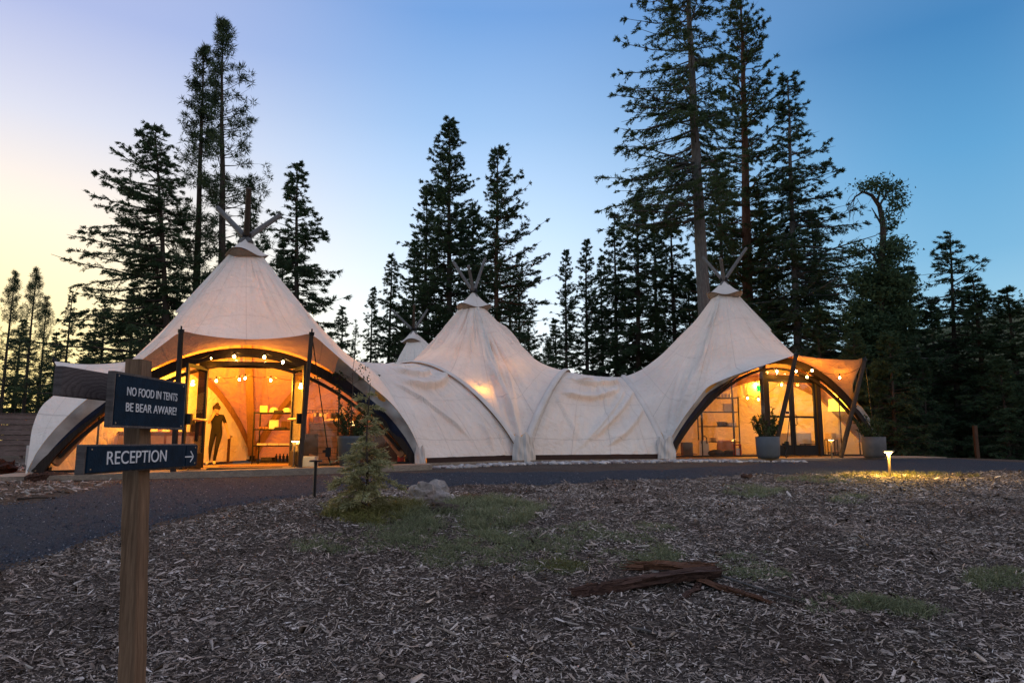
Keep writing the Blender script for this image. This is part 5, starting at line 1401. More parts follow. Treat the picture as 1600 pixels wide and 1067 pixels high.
# ------------------------------------------------------------------ path lights
def path_light(g, h, label, lit, energy=6, rz=0.0, hw=.10):
    t = thing('path_light', label, 'path light', g, rz, 'path lights')
    MB().tube([(0, 0, -.05), (0, 0, h-.02)], [.022, .022], 10).lathe([(.022, h-.16), (.03, h-.06), (.05, h-.015)] if lit else [(.0225, h-.06), (.024, h-.015)], 14).build('post', M['plight'] if lit else M['steel_black'], t, smooth=False)
    MB().lathe([(hw, h-.014), (hw, h+.004), (hw*.9, h+.012), (.001, h+.014)], 24).build('lamp_head', M['plight'] if lit else M['steel_black'], t)
    if lit:
        MB().lathe([(.055, h-.022), (.07, h-.016)], 16).build('lens', M['bulb'], t)
        for a in (0, 2.1, 4.2):
            ld = bpy.data.lights.new('path_lamp', 'POINT'); ld.energy = energy/3; ld.color = (1, .60, .12); ld.shadow_soft_size = .02
            lo = bpy.data.objects.new('path_lamp', ld); COL.objects.link(lo); lo.parent = t; lo.location = (.085*math.cos(a), .085*math.sin(a), h-.05)
    return t
M['plight'] = simple('lit_lamp_metal', (.20, .15, .09), .45, .1, 10, metal=.4)  # golden copy for lit lights: the lamplight on the post put into the colour
gp1 = G(491, 778); gp2 = G(1391, 745)
path_light(gp1, .50, 'unlit black path light in front of the open left tent', False, hw=.088)
path_light(gp2, .47, 'lit path light casting a golden pool on the wood chips at right', True, 62, hw=.10)
path_light(onc(1299, 20.4), .52, 'lit path light beside the closed doors near the leaning pole', True, 2.2, hw=.1)
path_light(onc(1215, 20.3), .55, 'lit path light half hidden by the planter left of the doors', True, 1.5, hw=.09)
path_light(on(460, 15.5), .62, 'lit path light added for a lantern glow by the right leaf of the open doors', True, 2.0, hw=.08)  # added lamp, standing in for a glow taken as a lantern behind glass

# ------------------------------------------------------------------ the person
def person():
    base = on(337, 20.0); base.z = deckz(base.x)-.012
    t = thing('person', 'person in black shirt and trousers leaning back, one hand raised to the face', 'person', base, R_(14)); 
    H = 1.66
    # joints (x right of picture, y away, z up)
    J = {'pel': (0, 0, .92), 'waist': (.01, .0, 1.06), 'chest': (-.02, .02, 1.26), 'neck': (-.03, .02, 1.40), 'head0': (-.035, .0, 1.46), 'head1': (-.04, -.01, 1.55), 'head2': (-.035, .0, 1.63),
         'shL': (-.19, .0, 1.36), 'elL': (-.27, -.08, 1.12), 'wrL': (-.14, -.22, 1.24), 'haL': (-.07, -.18, 1.40),
         'shR': (.14, .03, 1.35), 'elR': (.23, .08, 1.10), 'wrR': (.30, .05, .88), 'haR': (.32, .03, .80),
         'hipL': (-.09, 0, .88), 'knL': (-.13, -.06, .49), 'anL': (-.17, .02, .09), 'toL': (-.21, -.14, .035),
         'hipR': (.09, 0, .88), 'knR': (.04, -.10, .50), 'anR': (-.02, -.02, .09), 'toR': (.02, -.19, .035)}
    Rr = {'pel': .135, 'waist': .12, 'chest': .145, 'neck': .055, 'head0': .062, 'head1': .092, 'head2': .062, 'shL': .062, 'elL': .042, 'wrL': .028, 'haL': .035, 'shR': .062, 'elR': .042, 'wrR': .028, 'haR': .035,
          'hipL': .09, 'knL': .06, 'anL': .042, 'toL': .035, 'hipR': .09, 'knR': .06, 'anR': .042, 'toR': .035}
    E = [('pel', 'waist'), ('waist', 'chest'), ('chest', 'neck'), ('neck', 'head0'), ('head0', 'head1'), ('head1', 'head2'), ('chest', 'shL'), ('shL', 'elL'), ('elL', 'wrL'), ('wrL', 'haL'), ('chest', 'shR'), ('shR', 'elR'), ('elR', 'wrR'), ('wrR', 'haR'),
         ('pel', 'hipL'), ('hipL', 'knL'), ('knL', 'anL'), ('anL', 'toL'), ('pel', 'hipR'), ('hipR', 'knR'), ('knR', 'anR'), ('anR', 'toR')]
    def skin_obj(name, J, Rr, E, root, mat, sub=2, flat=1.0):
        ks = list(J); me = bpy.data.meshes.new(name); me.from_pydata([J[k] for k in ks], [(ks.index(a), ks.index(b)) for a, b in E], [])
        o = link(name, me, t); o.modifiers.new('skin', 'SKIN'); sv = me.skin_vertices[0].data
        for i, k in enumerate(ks): sv[i].radius = (Rr[k], Rr[k]*flat); sv[i].use_root = (k == root)
        s_ = o.modifiers.new('sub', 'SUBSURF'); s_.levels = s_.render_levels = sub
        dg = bpy.context.evaluated_depsgraph_get(); m2 = bpy.data.meshes.new_from_object(o.evaluated_get(dg)); m2.name = name
        m2.materials.clear()
        for m in mat: m2.materials.append(m)
        m2.polygons.foreach_set('use_smooth', [True]*len(m2.polygons))
        o.modifiers.clear(); o.data = m2; return o
    # fingers rooted in the palms
    for hd, d, nm in (('haL', Vector((.02, .02, .085)), 'L'), ('haR', Vector((.015, -.03, -.085)), 'R')):
        h0 = Vector(J[hd]); side = Vector((.9, .3, 0)).normalized()
        for f in range(4):
            k1 = f'f{nm}{f}a'; k2 = f'f{nm}{f}b'; off = side*(.017*(f-1.5))
            J[k1] = tuple(h0+off+d*.5); J[k2] = tuple(h0+off+d*(.95-.12*abs(f-1.3))+Vector((0, -.01, 0))); Rr[k1] = .010; Rr[k2] = .008; E += [(hd, k1), (k1, k2)]
        k1 = f't{nm}'; J[k1] = tuple(h0+side*.045+d*.25+Vector((0, -.02, 0))); Rr[k1] = .011; E.append((hd, k1))
    body = skin_obj('body', J, Rr, E, 'pel', [M['skin'], M['shirt'], M['trousers'], M['shoe']])
    idx = []
    for p in body.data.polygons:
        c = p.center
        if c.z < .115: k = 3
        elif c.z < .96: k = 2 if not (c.x > .17 and c.z > .7 and c.x-.17 > 0) else 0
        elif c.z < 1.42 and not (abs(c.x+.03) < .05 and c.z > 1.39): 
            k = 1
            if c.x > .20 and c.z < 1.17: k = 0
            if c.y < -.16 or (c.x < -.20 and c.z < 1.16): k = 0
        else: k = 0
        if c.x > .17 and c.z < 1.17: k = 0
        if c.z > 1.20 and c.y < -.15: k = 0
        idx.append(k)
    body.data.polygons.foreach_set('material_index', idx)
    # face, ears, hair
    MB().sphere((-.04, -.115, 1.535), (.014, .018, .02), 8, 6).build('nose', M['skin'], t, smooth=True)
    for s_ in (-1, 1):
        MB().sphere((-.04+.034*s_, -.095, 1.565), (.012, .008, .007), 8, 6).build('eye', M['hair'], t, smooth=True)
        MB().sphere((-.04+.098*s_, -.005, 1.55), (.010, .022, .032), 8, 6).build('ear', M['skin'], t, smooth=True)
    MB().box((-.04, -.105, 1.497), (.05, .01, .009)).build('mouth', M['red_cloth'], t)
    A = []
    hm = MB(); hm.sphere((-.038, .018, 1.595), (.112, .118, .092), 16, 10); hm.sphere((-.035, .06, 1.70), (.05, .05, .045), 12, 8); hm.build('hair', M['hair'], t, smooth=True)
    m = MB()
    for a, z0 in (('L', 0), ):
        A = []
    return t
person()
# ================================================================== NEAR THINGS
# ------------------------------------------------------------------ signpost; boards face +X, running almost straight away from the viewer
PX = -1.664; PY = 3.17
post = thing('signpost', 'wooden post carrying the navy reception and bear warning boards', 'signpost', (PX, PY, gzf(PX, PY)))
g0 = gzf(PX, PY); ztop = P(217, 561, PY).z
mb = MB()
nz = 30; V = []
for k in range(nz+1):
    z = -.4+(ztop-g0+.4)*k/nz; lx = -.012*(k/nz)
    for sx, sy in ((-1, 0), (-.93, -.05), (0, 0), (0, 1), (-1, 1)): pass
PW = .074; PD = .092
rect = [(-PW, 0), (-PW+.004, -.003), (-.004, -.003), (0, 0), (.0, PD), (-.004, PD+.003), (-PW+.004, PD+.003), (-PW, PD)]
for k in range(nz+1):
    z = -.4+(ztop-g0+.4)*k/nz; wv = .0012*math.sin(k*2.1)
    V += [(x+wv-.0535*(z-1.55), y+wv, z) for x, y in rect]
V += [(-.037-.0535*(ztop-g0-1.55), .046, ztop-g0+.006)]
F = [(k*8+i, k*8+(i+1) % 8, (k+1)*8+(i+1) % 8, (k+1)*8+i) for k in range(nz) for i in range(8)]+[(nz*8+i, nz*8+(i+1) % 8, (nz+1)*8) for i in range(8)]
mb.add(V, F); mb.build('post', M['post'], post)
MB().lathe([(.001, 0), (.013, 0), (.013, .008), (.001, .008)], 10).build('knot', M['soil'], post, loc=(.0, .05, P(229, 898, PY).z-g0-.01)).rotation_euler = (0, PI/2, 0)
bpy.context.view_layer.update()
def board(name, label, pxl, ytl, ybl, pxr, X, th, mats, parent, textlines=None):
    """board standing in the plane x=X between two bearings of the photo"""
    def yat(px, py):  # depth where the bearing meets the plane
        a = P(px, py, 1.0); return X/a.x
    yl = yat(pxl, (ytl+ybl)/2); yr = yat(pxr, 650)
    zt = P(pxl, ytl, yl).z; zb = P(pxl, ybl, yl).z
    return yl, yr, zb, zt
def sign_board(X, yl, yr, zb, zt, label, th=.032, tilt=0.0):
    b = thing('sign_board', label, 'x', (X, yl, zb), R_(90)); del b['category']; del b['label']; b.parent = post; b.location = (X-PX, yl-PY, zb-g0)
    b['label'] = label
    L = yr-yl; Hh = zt-zb                      # local x = along board, local -y = towards +X world
    MB().box((L/2, th/2, Hh/2), (L, th, Hh)).build('backing', M['board_grey'], b, bevel=.003)
    for fx_ in (.03, L-.03):
        for fz_ in (.018, Hh-.018): MB().lathe([(.0001, 0), (.0035, 0), (.003, .0015), (.0001, .002)], 8).build('screw', M['chrome'], b, loc=(fx_, -.0082, fz_)).rotation_euler = (PI/2, 0, 0)
    return b, L, Hh
yl, yr, zb, zt = board('', '', 173.6, 579, 667.5, 285.5, -1.600, .03, None, None)
b, L, Hh = sign_board(-1.600, yl, yr, zb, zt, 'upper board reading no food in tents be bear aware', .022)
MB().box((L/2+.004, -.004, Hh/2), (L-.022, .008, Hh-.018)).build('face_panel', M['sign_navy'], b, bevel=.0015)
# thin raw wooden edging round the panel
mb = MB(); mb.box((L/2, -.002, Hh-.005), (L, .012, .009)); mb.box((L/2, -.002, .005), (L, .012, .009)); mb.box((L-.004, -.002, Hh/2), (.008, .0125, Hh-.02)); mb.box((.004, -.002, Hh/2), (.008, .0125, Hh-.02)); mb.build('edging', M['board_grey'], b)
def lettering(b, body, size, x, z, sx, sp=1.0):
    return text('lettering', body, size, (x, -.009, z), (PI/2, 0, 0), M['sign_white'], b, .0012, sx, 'CENTER', sp)
# measured: text spans px 193-272 (upper line), letters 13 px high
def tpos(px, X): a = P(px, 640, 1.0); return X/a.x-yl
xa, xb = tpos(193, -1.6), tpos(272.5, -1.6)
tw = {}
def fit(b, body, xa, xb, z, hcap):
    size = hcap/.729
    o = lettering(b, body, size, (xa+xb)/2, z, 1.0)
    xsv = [v.co.x for v in o.data.vertices]; wdt = max(xsv)-min(xsv)
    o.scale = ((xb-xa)/wdt, 1, 1); return o
zc1 = P(232, 617, yl+(xa+xb)/2).z-zb; zc2 = P(232, 640, yl+(xa+xb)/2).z-zb
fit(b, 'NO FOOD IN TENTS', xa, xb, zc1, .0375); fit(b, 'BE BEAR AWARE!', xa, xb, zc2, .0375)
yl, yr, zb, zt = board('', '', 131.5, 694.5, 742, 307, -1.600, .03, None, None)
yr2 = -1.6/P(307, 700, 1.0).x; ym = -1.6/P(288.5, 700, 1.0).x
b, L, Hh = sign_board(-1.600, yl, yr2, zb, zt, 'lower board reading reception with an arrow', .034)
Lm = ym-yl
MB().box((Lm/2+.003, -.004, Hh/2), (Lm-.012, .008, Hh-.012)).build('face_panel', M['sign_navy'], b, bevel=.0015)
MB().box(((Lm+L)/2, -.004, Hh/2), (L-Lm-.010, .008, Hh-.012)).build('face_panel', M['sign_navy'], b, bevel=.0015)
xa, xb = tpos(169.5, -1.6), tpos(262, -1.6)
fit(b, 'RECEPTION', xa, xb, P(215, 714.5, yl+(xa+xb)/2).z-zb, .0545)
ax0, ax1 = tpos(291, -1.6), tpos(304, -1.6); az_ = P(298, 713, yl+ax1).z-zb
mb = MB(); mb.beam((ax0, -.0095, az_), (ax1-.004, -.0095, az_), .002, .006)
for s_ in (-1, 1): mb.beam((ax1, -.0095, az_), (ax1-.034, -.0095, az_+s_*.026), .002, .006)
mb.build('arrow', M['sign_white'], b)
# board on the far face of the post: its bare wooden back is seen
X3 = -1.745; a = P(97, 594, 1.0); y3 = X3/a.x; zt3 = P(97, 571.5, y3).z; zb3 = P(97, 618, y3).z
b3 = thing('sign_board', 'bare', 'x', (0, 0, 0), R_(90)); del b3['category']; b3.parent = post; b3.location = (X3-PX, y3-PY, zb3-g0); b3['label'] = 'bare grey board with a knot, sticking out to the left of the post'
def b_knot(n):
    o = n.obj(); v = n.n('ShaderNodeMapping', {'Vector': o, 'Location': (-.30, 0, -.052), 'Scale': (1.0, 1.0, 3.2)}).outputs[0]
    r = n.n('ShaderNodeVectorMath', {0: v}, operation='LENGTH').outputs[1]
    r = n.mth('ADD', r, n.mth('MULTIPLY', n.noise(5, 4, .6, o), .16))
    rg_ = n.mth('FRACT', n.mth('MULTIPLY', r, 26)); 
    c = n.ramp(rg_, [(0, (.115, .092, .086)), (.6, (.155, .128, .12)), (.95, (.075, .058, .054))])
    g = n.noise(40, 4, .7, n.scl(o, (.5, 6, 6)))
    c = n.mix(n.ramp(g, [(.4, .5), (.7, 0.0)]), c, (.04, .033, .033))
    c = n.mix(n.ramp(r, [(.03, .8), (.07, 0.0)]), c, (.03, .018, .014))
    n.to(n.pbr(c, .85, n.bump(g, .5, .004), 0, .2))
M['knot_board'] = mk('knotty_grey_board', b_knot)
L3 = .62; H3 = zt3-zb3
MB().box((L3/2, .017, H3/2), (L3, .034, H3)).build('plank', M['knot_board'], b3, bevel=.003)

# ------------------------------------------------------------------ fence at the far left
fy = 30.0; fx0 = P(-60, 700, fy).x; fx1 = P(60, 700, fy).x
t = thing('slat_fence', 'weathered brown horizontal slat fence at the far left', 'fence', (fx0, fy, gzf(fx0, fy)))
M['fence'] = wood('fence_wood', (.17, .11, .09), (.28, .19, .16), 1.5, axis=0, rough=.85)
zf0 = zat(712, fy); zf1 = zat(647, fy); W_ = fx1-fx0; g0f = gzf(fx0, fy)
nsl = 8
for k in range(nsl):
    z = zf0+(zf1-zf0)*(k+.5)/nsl-g0f; MB().box((W_/2, -.03 if k % 2 else -.065, z), (W_, .022, (zf1-zf0)/nsl*.92)).build('slat', M['fence'], t)
for x in (0.05, W_*.35, W_*.78, W_-.02): MB().box((x, .02, (zf1-g0f)/2-.1), (.10, .09, zf1-g0f+.25)).build('post', M['fence'], t)
MB().box((W_/2, -.02, zf1-g0f+.02), (W_+.05, .14, .03)).build('cap_rail', M['fence'], t)
# grey utility box by the tent wing
bb = P(52, 712, 19.5); tag(MB().box((0, 0, .28), (.22, .3, .56)).build('utility_box', M['rib_canvas'], None, bevel=.01, loc=(bb.x, 19.5, gzf(bb.x, 19.5))), 'small pale box between the fence and the left tent wing', 'box')
# fence post with lights at the far right
fp = P(1526, 700, 25.5); zg = gzf(fp.x, 25.5); t = thing('fence_post', 'slim brown post among the firs at the far right', 'post', (fp.x, 25.5, zg)); hh = zat(665, 25.5)-zg
MB().box((0, 0, hh/2), (.12, .12, hh)).build('post', M['brown'], t, bevel=.01)
t = thing('wire_fence', 'low dark wire fence at the edge of the firs on the far right', 'fence', (P(1575, 700, 25).x, 25, gzf(P(1575, 700, 25).x, 25)))
for k in range(6): MB().box((-.6+.62*k, 0, .45), (.06, .06, .95)).build('post', M['dark_wood'], t)
for z in (.3, .6, .85): MB().tube([(-.6, 0, z), (2.5, 0, z)], .012, 4).build('wire', M['steel_black'], t)

# ------------------------------------------------------------------ logs, rock, splintered timber, branches
def rough_log(name, label, a, b, w0, w1, h, mat, seed, cat='log', splinter=True, parent=None, group=None):
    rg = random.Random(seed); a = Vector(a); b = Vector(b); d = (b-a); L = d.length; d.normalize(); s = d.cross(Vector((0, 0, 1))).normalized(); up = s.cross(d)
    n = 34; m = 12; A = []
    for i in range(n+1):
        u = i/n; w = w0*(1-u)+w1*u; e = min(1, u*6, (1-u)*6)**.5; row = []
        w *= .55+.45*e; c = a.lerp(b, u)+up*(.012*math.sin(u*7+seed))+s*(.02*math.sin(u*5+seed))
        for k in range(m):
            an = 2*PI*k/m; rj = 1+.24*math.sin(k*2.7+u*3+seed)+.35*noise.noise(Vector((k*1.9, u*9, seed)))+rg.uniform(-.10, .10)
            row.append(c+s*(math.cos(an)*w*.5*rj)+up*(math.sin(an)*h*.5*rj*(.6+.4*e)))
        row.append(row[0]); A.append(row)
    mb = MB(); mb.grid(A)
    for e_, r in ((0, A[0]), (n, A[n])): mb.add(r[:-1], [tuple(range(m)) if e_ else tuple(range(m))[::-1]])
    if splinter:
        for k in range(14):
            st = a if rg.random() < .5 else b; sg = -1 if st == a else 1
            p0 = st-d*sg*.12+s*rg.uniform(-.4, .4)*w1+up*rg.uniform(-.3, .4)*h; p1 = p0+d*sg*rg.uniform(.10, .22)+up*rg.uniform(-.02, .02)+s*rg.uniform(-.02, .02)
            mb.tube([p0, p1], [.010, .003], 4)
        for k in range(22):
            u = rg.uniform(.05, .8); p0 = a.lerp(b, u)+s*rg.uniform(-.45, .45)*(w0+w1)*.5+up*h*.44; p1 = p0+d*rg.uniform(.12, .34)*L*.5; mb.beam(p0, p1, rg.uniform(.006, .018), .012)
    o = mb.build(name, mat, parent); 
    if parent is None: tag(o, label, cat, group)
    return o
M['rotten'] = wood('rotten_timber', (.040, .020, .015), (.12, .065, .047), 2.2, axis=0, rough=.95, fine=2)
M['rotten2'] = wood('red_split_timber', (.09, .04, .022), (.17, .08, .045), 2.2, axis=0, rough=.95, fine=2)
def gp(px, py, dz=0): q = G(px, py); q.z += dz; return q
rough_log('split_timber', 'long dark rotten timber lying slightly raised on the wood chips', gp(893, 932, .025), gp(1122, 905, .07), .07, .17, .085, M['rotten'], 3, 'timber')
rough_log('split_timber', 'shorter reddish timber lying behind the long dark rotten one', gp(984, 890, .03), gp(1118, 900, .08), .06, .15, .06, M['rotten2'], 5, 'timber')
rough_log('split_timber', 'thin reddish split board under the right end of the long timber', gp(1090, 912, .03), gp(1190, 940, .015), .09, .05, .03, M['rotten2'], 7, 'timber')
rough_log('split_timber', 'short grey splinter pointing down left from the timber pile', gp(1100, 912, .03), gp(1070, 936, .01), .05, .04, .02, M['rotten'], 9, 'timber')
def branch(label, pts, r0, r1, mat='bark_grey', cat='branch'):
    tag(MB().tube(pts, list(np.linspace(r0, r1, len(pts))), 6).build('fallen_branch', M[mat], None, smooth=True), label, cat)
branch('long thin grey branch reaching right from the timber pile', [gp(1110, 903, .05), gp(1170, 920, .03), gp(1225, 935, .02), gp(1258, 942, .012)], .011, .005)
branch('pale stick lying below and left of the timber pile', [gp(982, 983, .016), gp(1005, 988, .02), gp(1027, 993, .016)], .009, .008, 'bark_grey')
branch('dark curved branch on the chips at the right', [gp(1180, 930, .02), gp(1230, 925, .03), gp(1290, 905, .015)], .007, .004, 'bark')
branch('thin forked stick near the bottom left behind the signpost', [gp(272, 962, .02), gp(285, 945, .04), gp(296, 938, .03), gp(300, 935, .02)], .006, .008, 'bark_grey')
# fire-dark logs at the left by the deck
a_ = G(40, 752); b_ = G(116, 748)
rough_log('log', 'dark log lying beside the deck at the far left', (a_.x, a_.y, a_.z+.06), (b_.x, b_.y, b_.z+.06), .16, .14, .14, M['rotten'], 11, 'log', False)
a_ = G(-10, 742); b_ = G(18, 738)
rough_log('log', 'dark stump end at the extreme left edge near the fence', (a_.x, a_.y, a_.z+.12), (b_.x, b_.y, b_.z+.12), .35, .3, .3, M['rotten'], 12, 'log', False)
a_ = G(26, 782); b_ = G(90, 779)
branch('dark stick on the chips left of the gravel path', [Vector(a_)+Vector((0, 0, .02)), (Vector(a_)+Vector(b_))/2+Vector((0, 0, .03)), Vector(b_)+Vector((0, 0, .01))], .018, .010, 'bark')
a_ = G(1158, 748); b_ = G(1176, 747)
rough_log('log', 'short dark log at the lower edge of the path near the middle', (a_.x, a_.y, a_.z+.04), (b_.x, b_.y, b_.z+.04), .07, .06, .07, M['rotten'], 13, 'log', False)
def rock(label, px, py, w, d, h, seed, mat):
    g = G(px, py); bm = bmesh.new(); bmesh.ops.create_icosphere(bm, subdivisions=4, radius=1)
    for v in bm.verts:
        p = v.co; q = noise.noise(p*1.3+Vector((seed, 0, 0)))*.6+noise.noise(p*3.1+Vector((seed, 2, 0)))*.28+noise.noise(p*8+Vector((seed, 2, 5)))*.09
        v.co = p*(1+q); v.co.z = max(v.co.z, -.35)
        v.co.x *= w/2; v.co.y *= d/2; v.co.z *= h*.75
    me = bpy.data.meshes.new('rock'); bm.to_mesh(me); bm.free(); me.materials.append(mat)
    o = link('rock', me, None, (g.x, g.y, g.z+h*.22)); return tag(o, label, 'rock')
def b_rock(n):
    o = n.obj(); f = n.noise(6, 8, .7, o); g = n.noise(1.5, 3, .6, o); nz_ = n.n('ShaderNodeSeparateXYZ', {'Vector': n.n('ShaderNodeNewGeometry').outputs['Normal']}).outputs[2]
    c = n.ramp(f, [(.3, (.12, .105, .095)), (.6, (.36, .32, .29)), (.8, (.58, .54, .50))])
    c = n.mix(n.ramp(g, [(.5, 0.0), (.7, .5)]), c, (.13, .075, .05))
    n.to(n.pbr(c, .9, n.bump(f, .8, .03), 0, .15))
M['rock'] = mk('rough_grey_rock', b_rock)
rock('pale jagged rock beside the young conifer', 674, 784, .58, .42, .26, 3, M['rock'])
rock('dark low rock in front of the pale jagged one', 690, 800, .40, .3, .12, 9, simple('dark_rock', (.06, .045, .035), .95, .4, 8, bump=.8))
rock('rounded pale stone by the tent hem, largest of the skirt stones', 500+50, 742, .22, .2, .10, 15, M['rock'])

# ------------------------------------------------------------------ the young conifer in front
def young_tree():
    g = G(571, 806); H = zat(598, g.y)-g.z
    rg = np.random.RandomState(12); t = thing('young_conifer', 'young pale green conifer with drooping feathery branches in front of the left tent', 'tree', g)
    lean = [(0, 0), (.01, .25), (-.01, .5), (.0, .75), (-.015, 1.0)]
    z = np.linspace(-.05, H, 12); x = .012*np.sin(z*5); path = np.stack([x, x*.5, z], 1)[None]; rad = np.linspace(.021, .004, 12)[None]
    TV, TF = tube_np(path, rad, 8)
    paths, rads, C, D, TWs = [], [], [], [], []
    us = np.linspace(0, 1, 7)
    for b in range(84):
        q = rg.rand()**1.15; h = H*(.02+.90*q)
        L = (.40*(1-q)**.6+.07)*rg.uniform(.6, 1.1)
        if q > .5: L = rg.uniform(.07, .19)
        if q > .5 and rg.rand() < .5: continue
        az = rg.rand()*2*PI; hd = np.array([math.cos(az), math.sin(az), 0]); el = R_(rg.uniform(15, 48))
        p = np.array([.012*math.sin(h*5), 0, h])+hd*(L*us*math.cos(el*.7))[:, None]; p[:, 2] += L*(us*math.sin(el)-.95*us**2.3*math.sin(el)-.10*us**2)
        p += np.cumsum(rg.randn(7, 3), 0)*.006
        paths.append(p); rads.append(.0045*(1-us*.8)*(L/.4)**.3)
        nt_ = int(27*L/.4)+3; uu = rg.uniform(.15, 1, nt_); pc = np.stack([np.interp(uu, us, p[:, k]) for k in range(3)], 1); sd_ = np.array([-hd[1], hd[0], 0])*np.where(rg.rand(nt_) < .5, -1, 1)[:, None]
        td = hd*.7+sd_*.65+np.array([0, 0, -.25])+rg.randn(nt_, 3)*.25; td /= np.linalg.norm(td, axis=1, keepdims=True); tl = rg.uniform(.04, .12, nt_)[:, None]
        TWs.append(np.stack([pc, pc+td*tl], 1)); m = 13; v = rg.rand(nt_*m, 1)
        C.append(np.repeat(pc, m, 0)+np.repeat(td*tl, m, 0)*v); D.append(np.repeat(td, m, 0)+rg.randn(nt_*m, 3)*.45+np.array([0, 0, -.15]))
    BV, BF = tube_np(np.array(paths), np.array(rads), 4); TW = np.concatenate(TWs); WV, WF = tube_np(TW, np.full(TW.shape[:2], .0012), 3)
    V = np.concatenate([TV, BV, WV]); F = np.concatenate([TF, BF+len(TV), WF+len(TV)+len(BV)])
    link('trunk', mesh_np('trunk', V, F, M['bark'], True), t)
    LV, LF = leaves_np(np.concatenate(C), np.concatenate(D), .044, .0085, rg, .1, .5); link('crown', mesh_np('crown', LV, LF, M['sage']), t)
young_tree()

# ------------------------------------------------------------------ weeds and grass tufts
def blades(centres, n_each, spread, hh, wd, rg, stiff=.5):
    C = np.repeat(centres, n_each, 0); n = len(C); C = C+np.stack([rg.randn(n)*spread, rg.randn(n)*spread, np.zeros(n)], 1); C[:, 2] = gz(C[:, 0], C[:, 1])-.005
    d = rg.randn(n, 3)*np.array([stiff, stiff, .15]); d[:, 2] = 1; d /= np.linalg.norm(d, axis=1, keepdims=True)
    s = np.cross(d, rg.randn(n, 3)); s /= np.linalg.norm(s, axis=1, keepdims=True); L = (hh*(.4+.9*rg.rand(n)))[:, None]; W = (wd*(.6+.8*rg.rand(n)))[:, None]
    bend = np.stack([d[:, 0], d[:, 1], np.zeros(n)], 1)*L*.5-np.array([0, 0, 1])*L*.12
    V = np.stack([C-s*W*.5, C+s*W*.5, C+d*L*.6+s*W*.35, C+d*L+bend, C+d*L*.6-s*W*.35], 1).reshape(-1, 3)
    k = np.arange(n)[:, None]*5; F = np.concatenate([k+np.array([0, 1, 2, 4]), k+np.array([4, 2, 3, 3])], 0); F3 = (k+np.array([4, 2, 3]))
    return V, (k+np.array([0, 1, 2, 4])), F3
def mesh_mixed(name, V, Q, T, mat):
    me = bpy.data.meshes.new(name); me.vertices.add(len(V)); me.vertices.foreach_set('co', np.asarray(V, np.float32).ravel())
    li = np.concatenate([Q.ravel(), T.ravel()]).astype(np.int32); me.loops.add(len(li)); me.loops.foreach_set('vertex_index', li)
    ls = np.concatenate([np.arange(len(Q))*4, len(Q)*4+np.arange(len(T))*3]).astype(np.int32); me.polygons.add(len(ls)); me.polygons.foreach_set('loop_start', ls)
    me.materials.append(mat); me.update(); return me
M['grass'] = mk('weed_blades', b_leaf((.13, .145, .075), (.23, .25, .135), (.38, .37, .22), .2))
M['grass_y'] = mk('dry_grass_blades', b_leaf((.11, .11, .03), (.20, .19, .06), (.32, .27, .11), .2))
rg = np.random.RandomState(40)
PATCH = []   # (px, py, rx, ry, tufts, height, dry)
PATCH += [(730, 805, 85, 20, 210, .085, 0), (780, 790, 60, 12, 120, .06, 0), (700, 860, 110, 22, 170, .035, 0), (820, 850, 80, 20, 120, .032, 0), (960, 835, 90, 16, 110, .03, 0), (1000, 870, 60, 14, 90, .035, 0),
          (860, 885, 40, 12, 70, .03, 0), (1180, 768, 40, 8, 60, .05, 0), (1330, 780, 25, 6, 30, .05, 0), (1410, 945, 60, 14, 110, .04, 0), (1560, 905, 40, 14, 60, .035, 0), (1180, 885, 60, 16, 60, .03, 0),
          (640, 830, 60, 14, 90, .045, 0), (520, 850, 50, 12, 50, .03, 0), (760, 845, 30, 8, 60, .05, 0), (1280, 750, 60, 4, 60, .05, 0), (1300, 945, 50, 10, 40, .025, 0)]
DRY = [(575, 808, 52, 11, 95, .10, 1), (640, 795, 25, 8, 40, .09, 1), (540, 800, 26, 9, 30, .08, 1), (880, 885, 30, 8, 40, .03, 1), (1420, 744, 90, 4, 60, .06, 1)]
def patch(lst, nm, mat, label):
    Vs, Qs, Ts, c = [], [], [], 0
    for px, py, rx, ry, n, h, dr in lst:
        cs = []
        for k in range(int(n*3.2)):
            a = rg.rand()*2*PI; r = rg.rand()**.6*1.25; q = G(px+rx*r*math.cos(a), py+ry*r*math.sin(a))
            if noise.noise(Vector((q.x*2.3, q.y*2.3, 3.0)))+.35*noise.noise(Vector((q.x*7, q.y*7, 1.0))) > rg.uniform(-.2, .36): cs.append(q)
        V, Q, T = blades(np.array([tuple(q) for q in cs]), 22, .030+h*.22, h*1.6, .006 if h < .1 else .0075, rg, .6)
        Vs.append(V); Qs.append(Q+c); Ts.append(T+c); c += len(V)
    o = link(nm, mesh_mixed(nm, np.concatenate(Vs), np.concatenate(Qs), np.concatenate(Ts), mat)); tag(o, label, 'grass', None, 'stuff')
patch(PATCH, 'weeds', M['grass'], 'low green weeds in patches among the wood chips')
patch(DRY, 'dry_grass', M['grass_y'], 'yellow green grass round the foot of the young conifer')
# rust-coloured dead clump right of the rock
M['dead'] = mk('dead_fronds', b_leaf((.10, .045, .02), (.19, .085, .04), (.28, .14, .07), .2))
cs = np.array([G(722+rg.uniform(-35, 35), 780+rg.uniform(-8, 8)) for k in range(90)]); V, Q, T = blades(cs, 24, .03, .06, .006, rg, 1.1)
tag(link('dead_fern', mesh_mixed('dead_fern', V, Q, T, M['dead'])), 'rust brown dead fern clump right of the pale rock', 'fern', None, 'stuff')
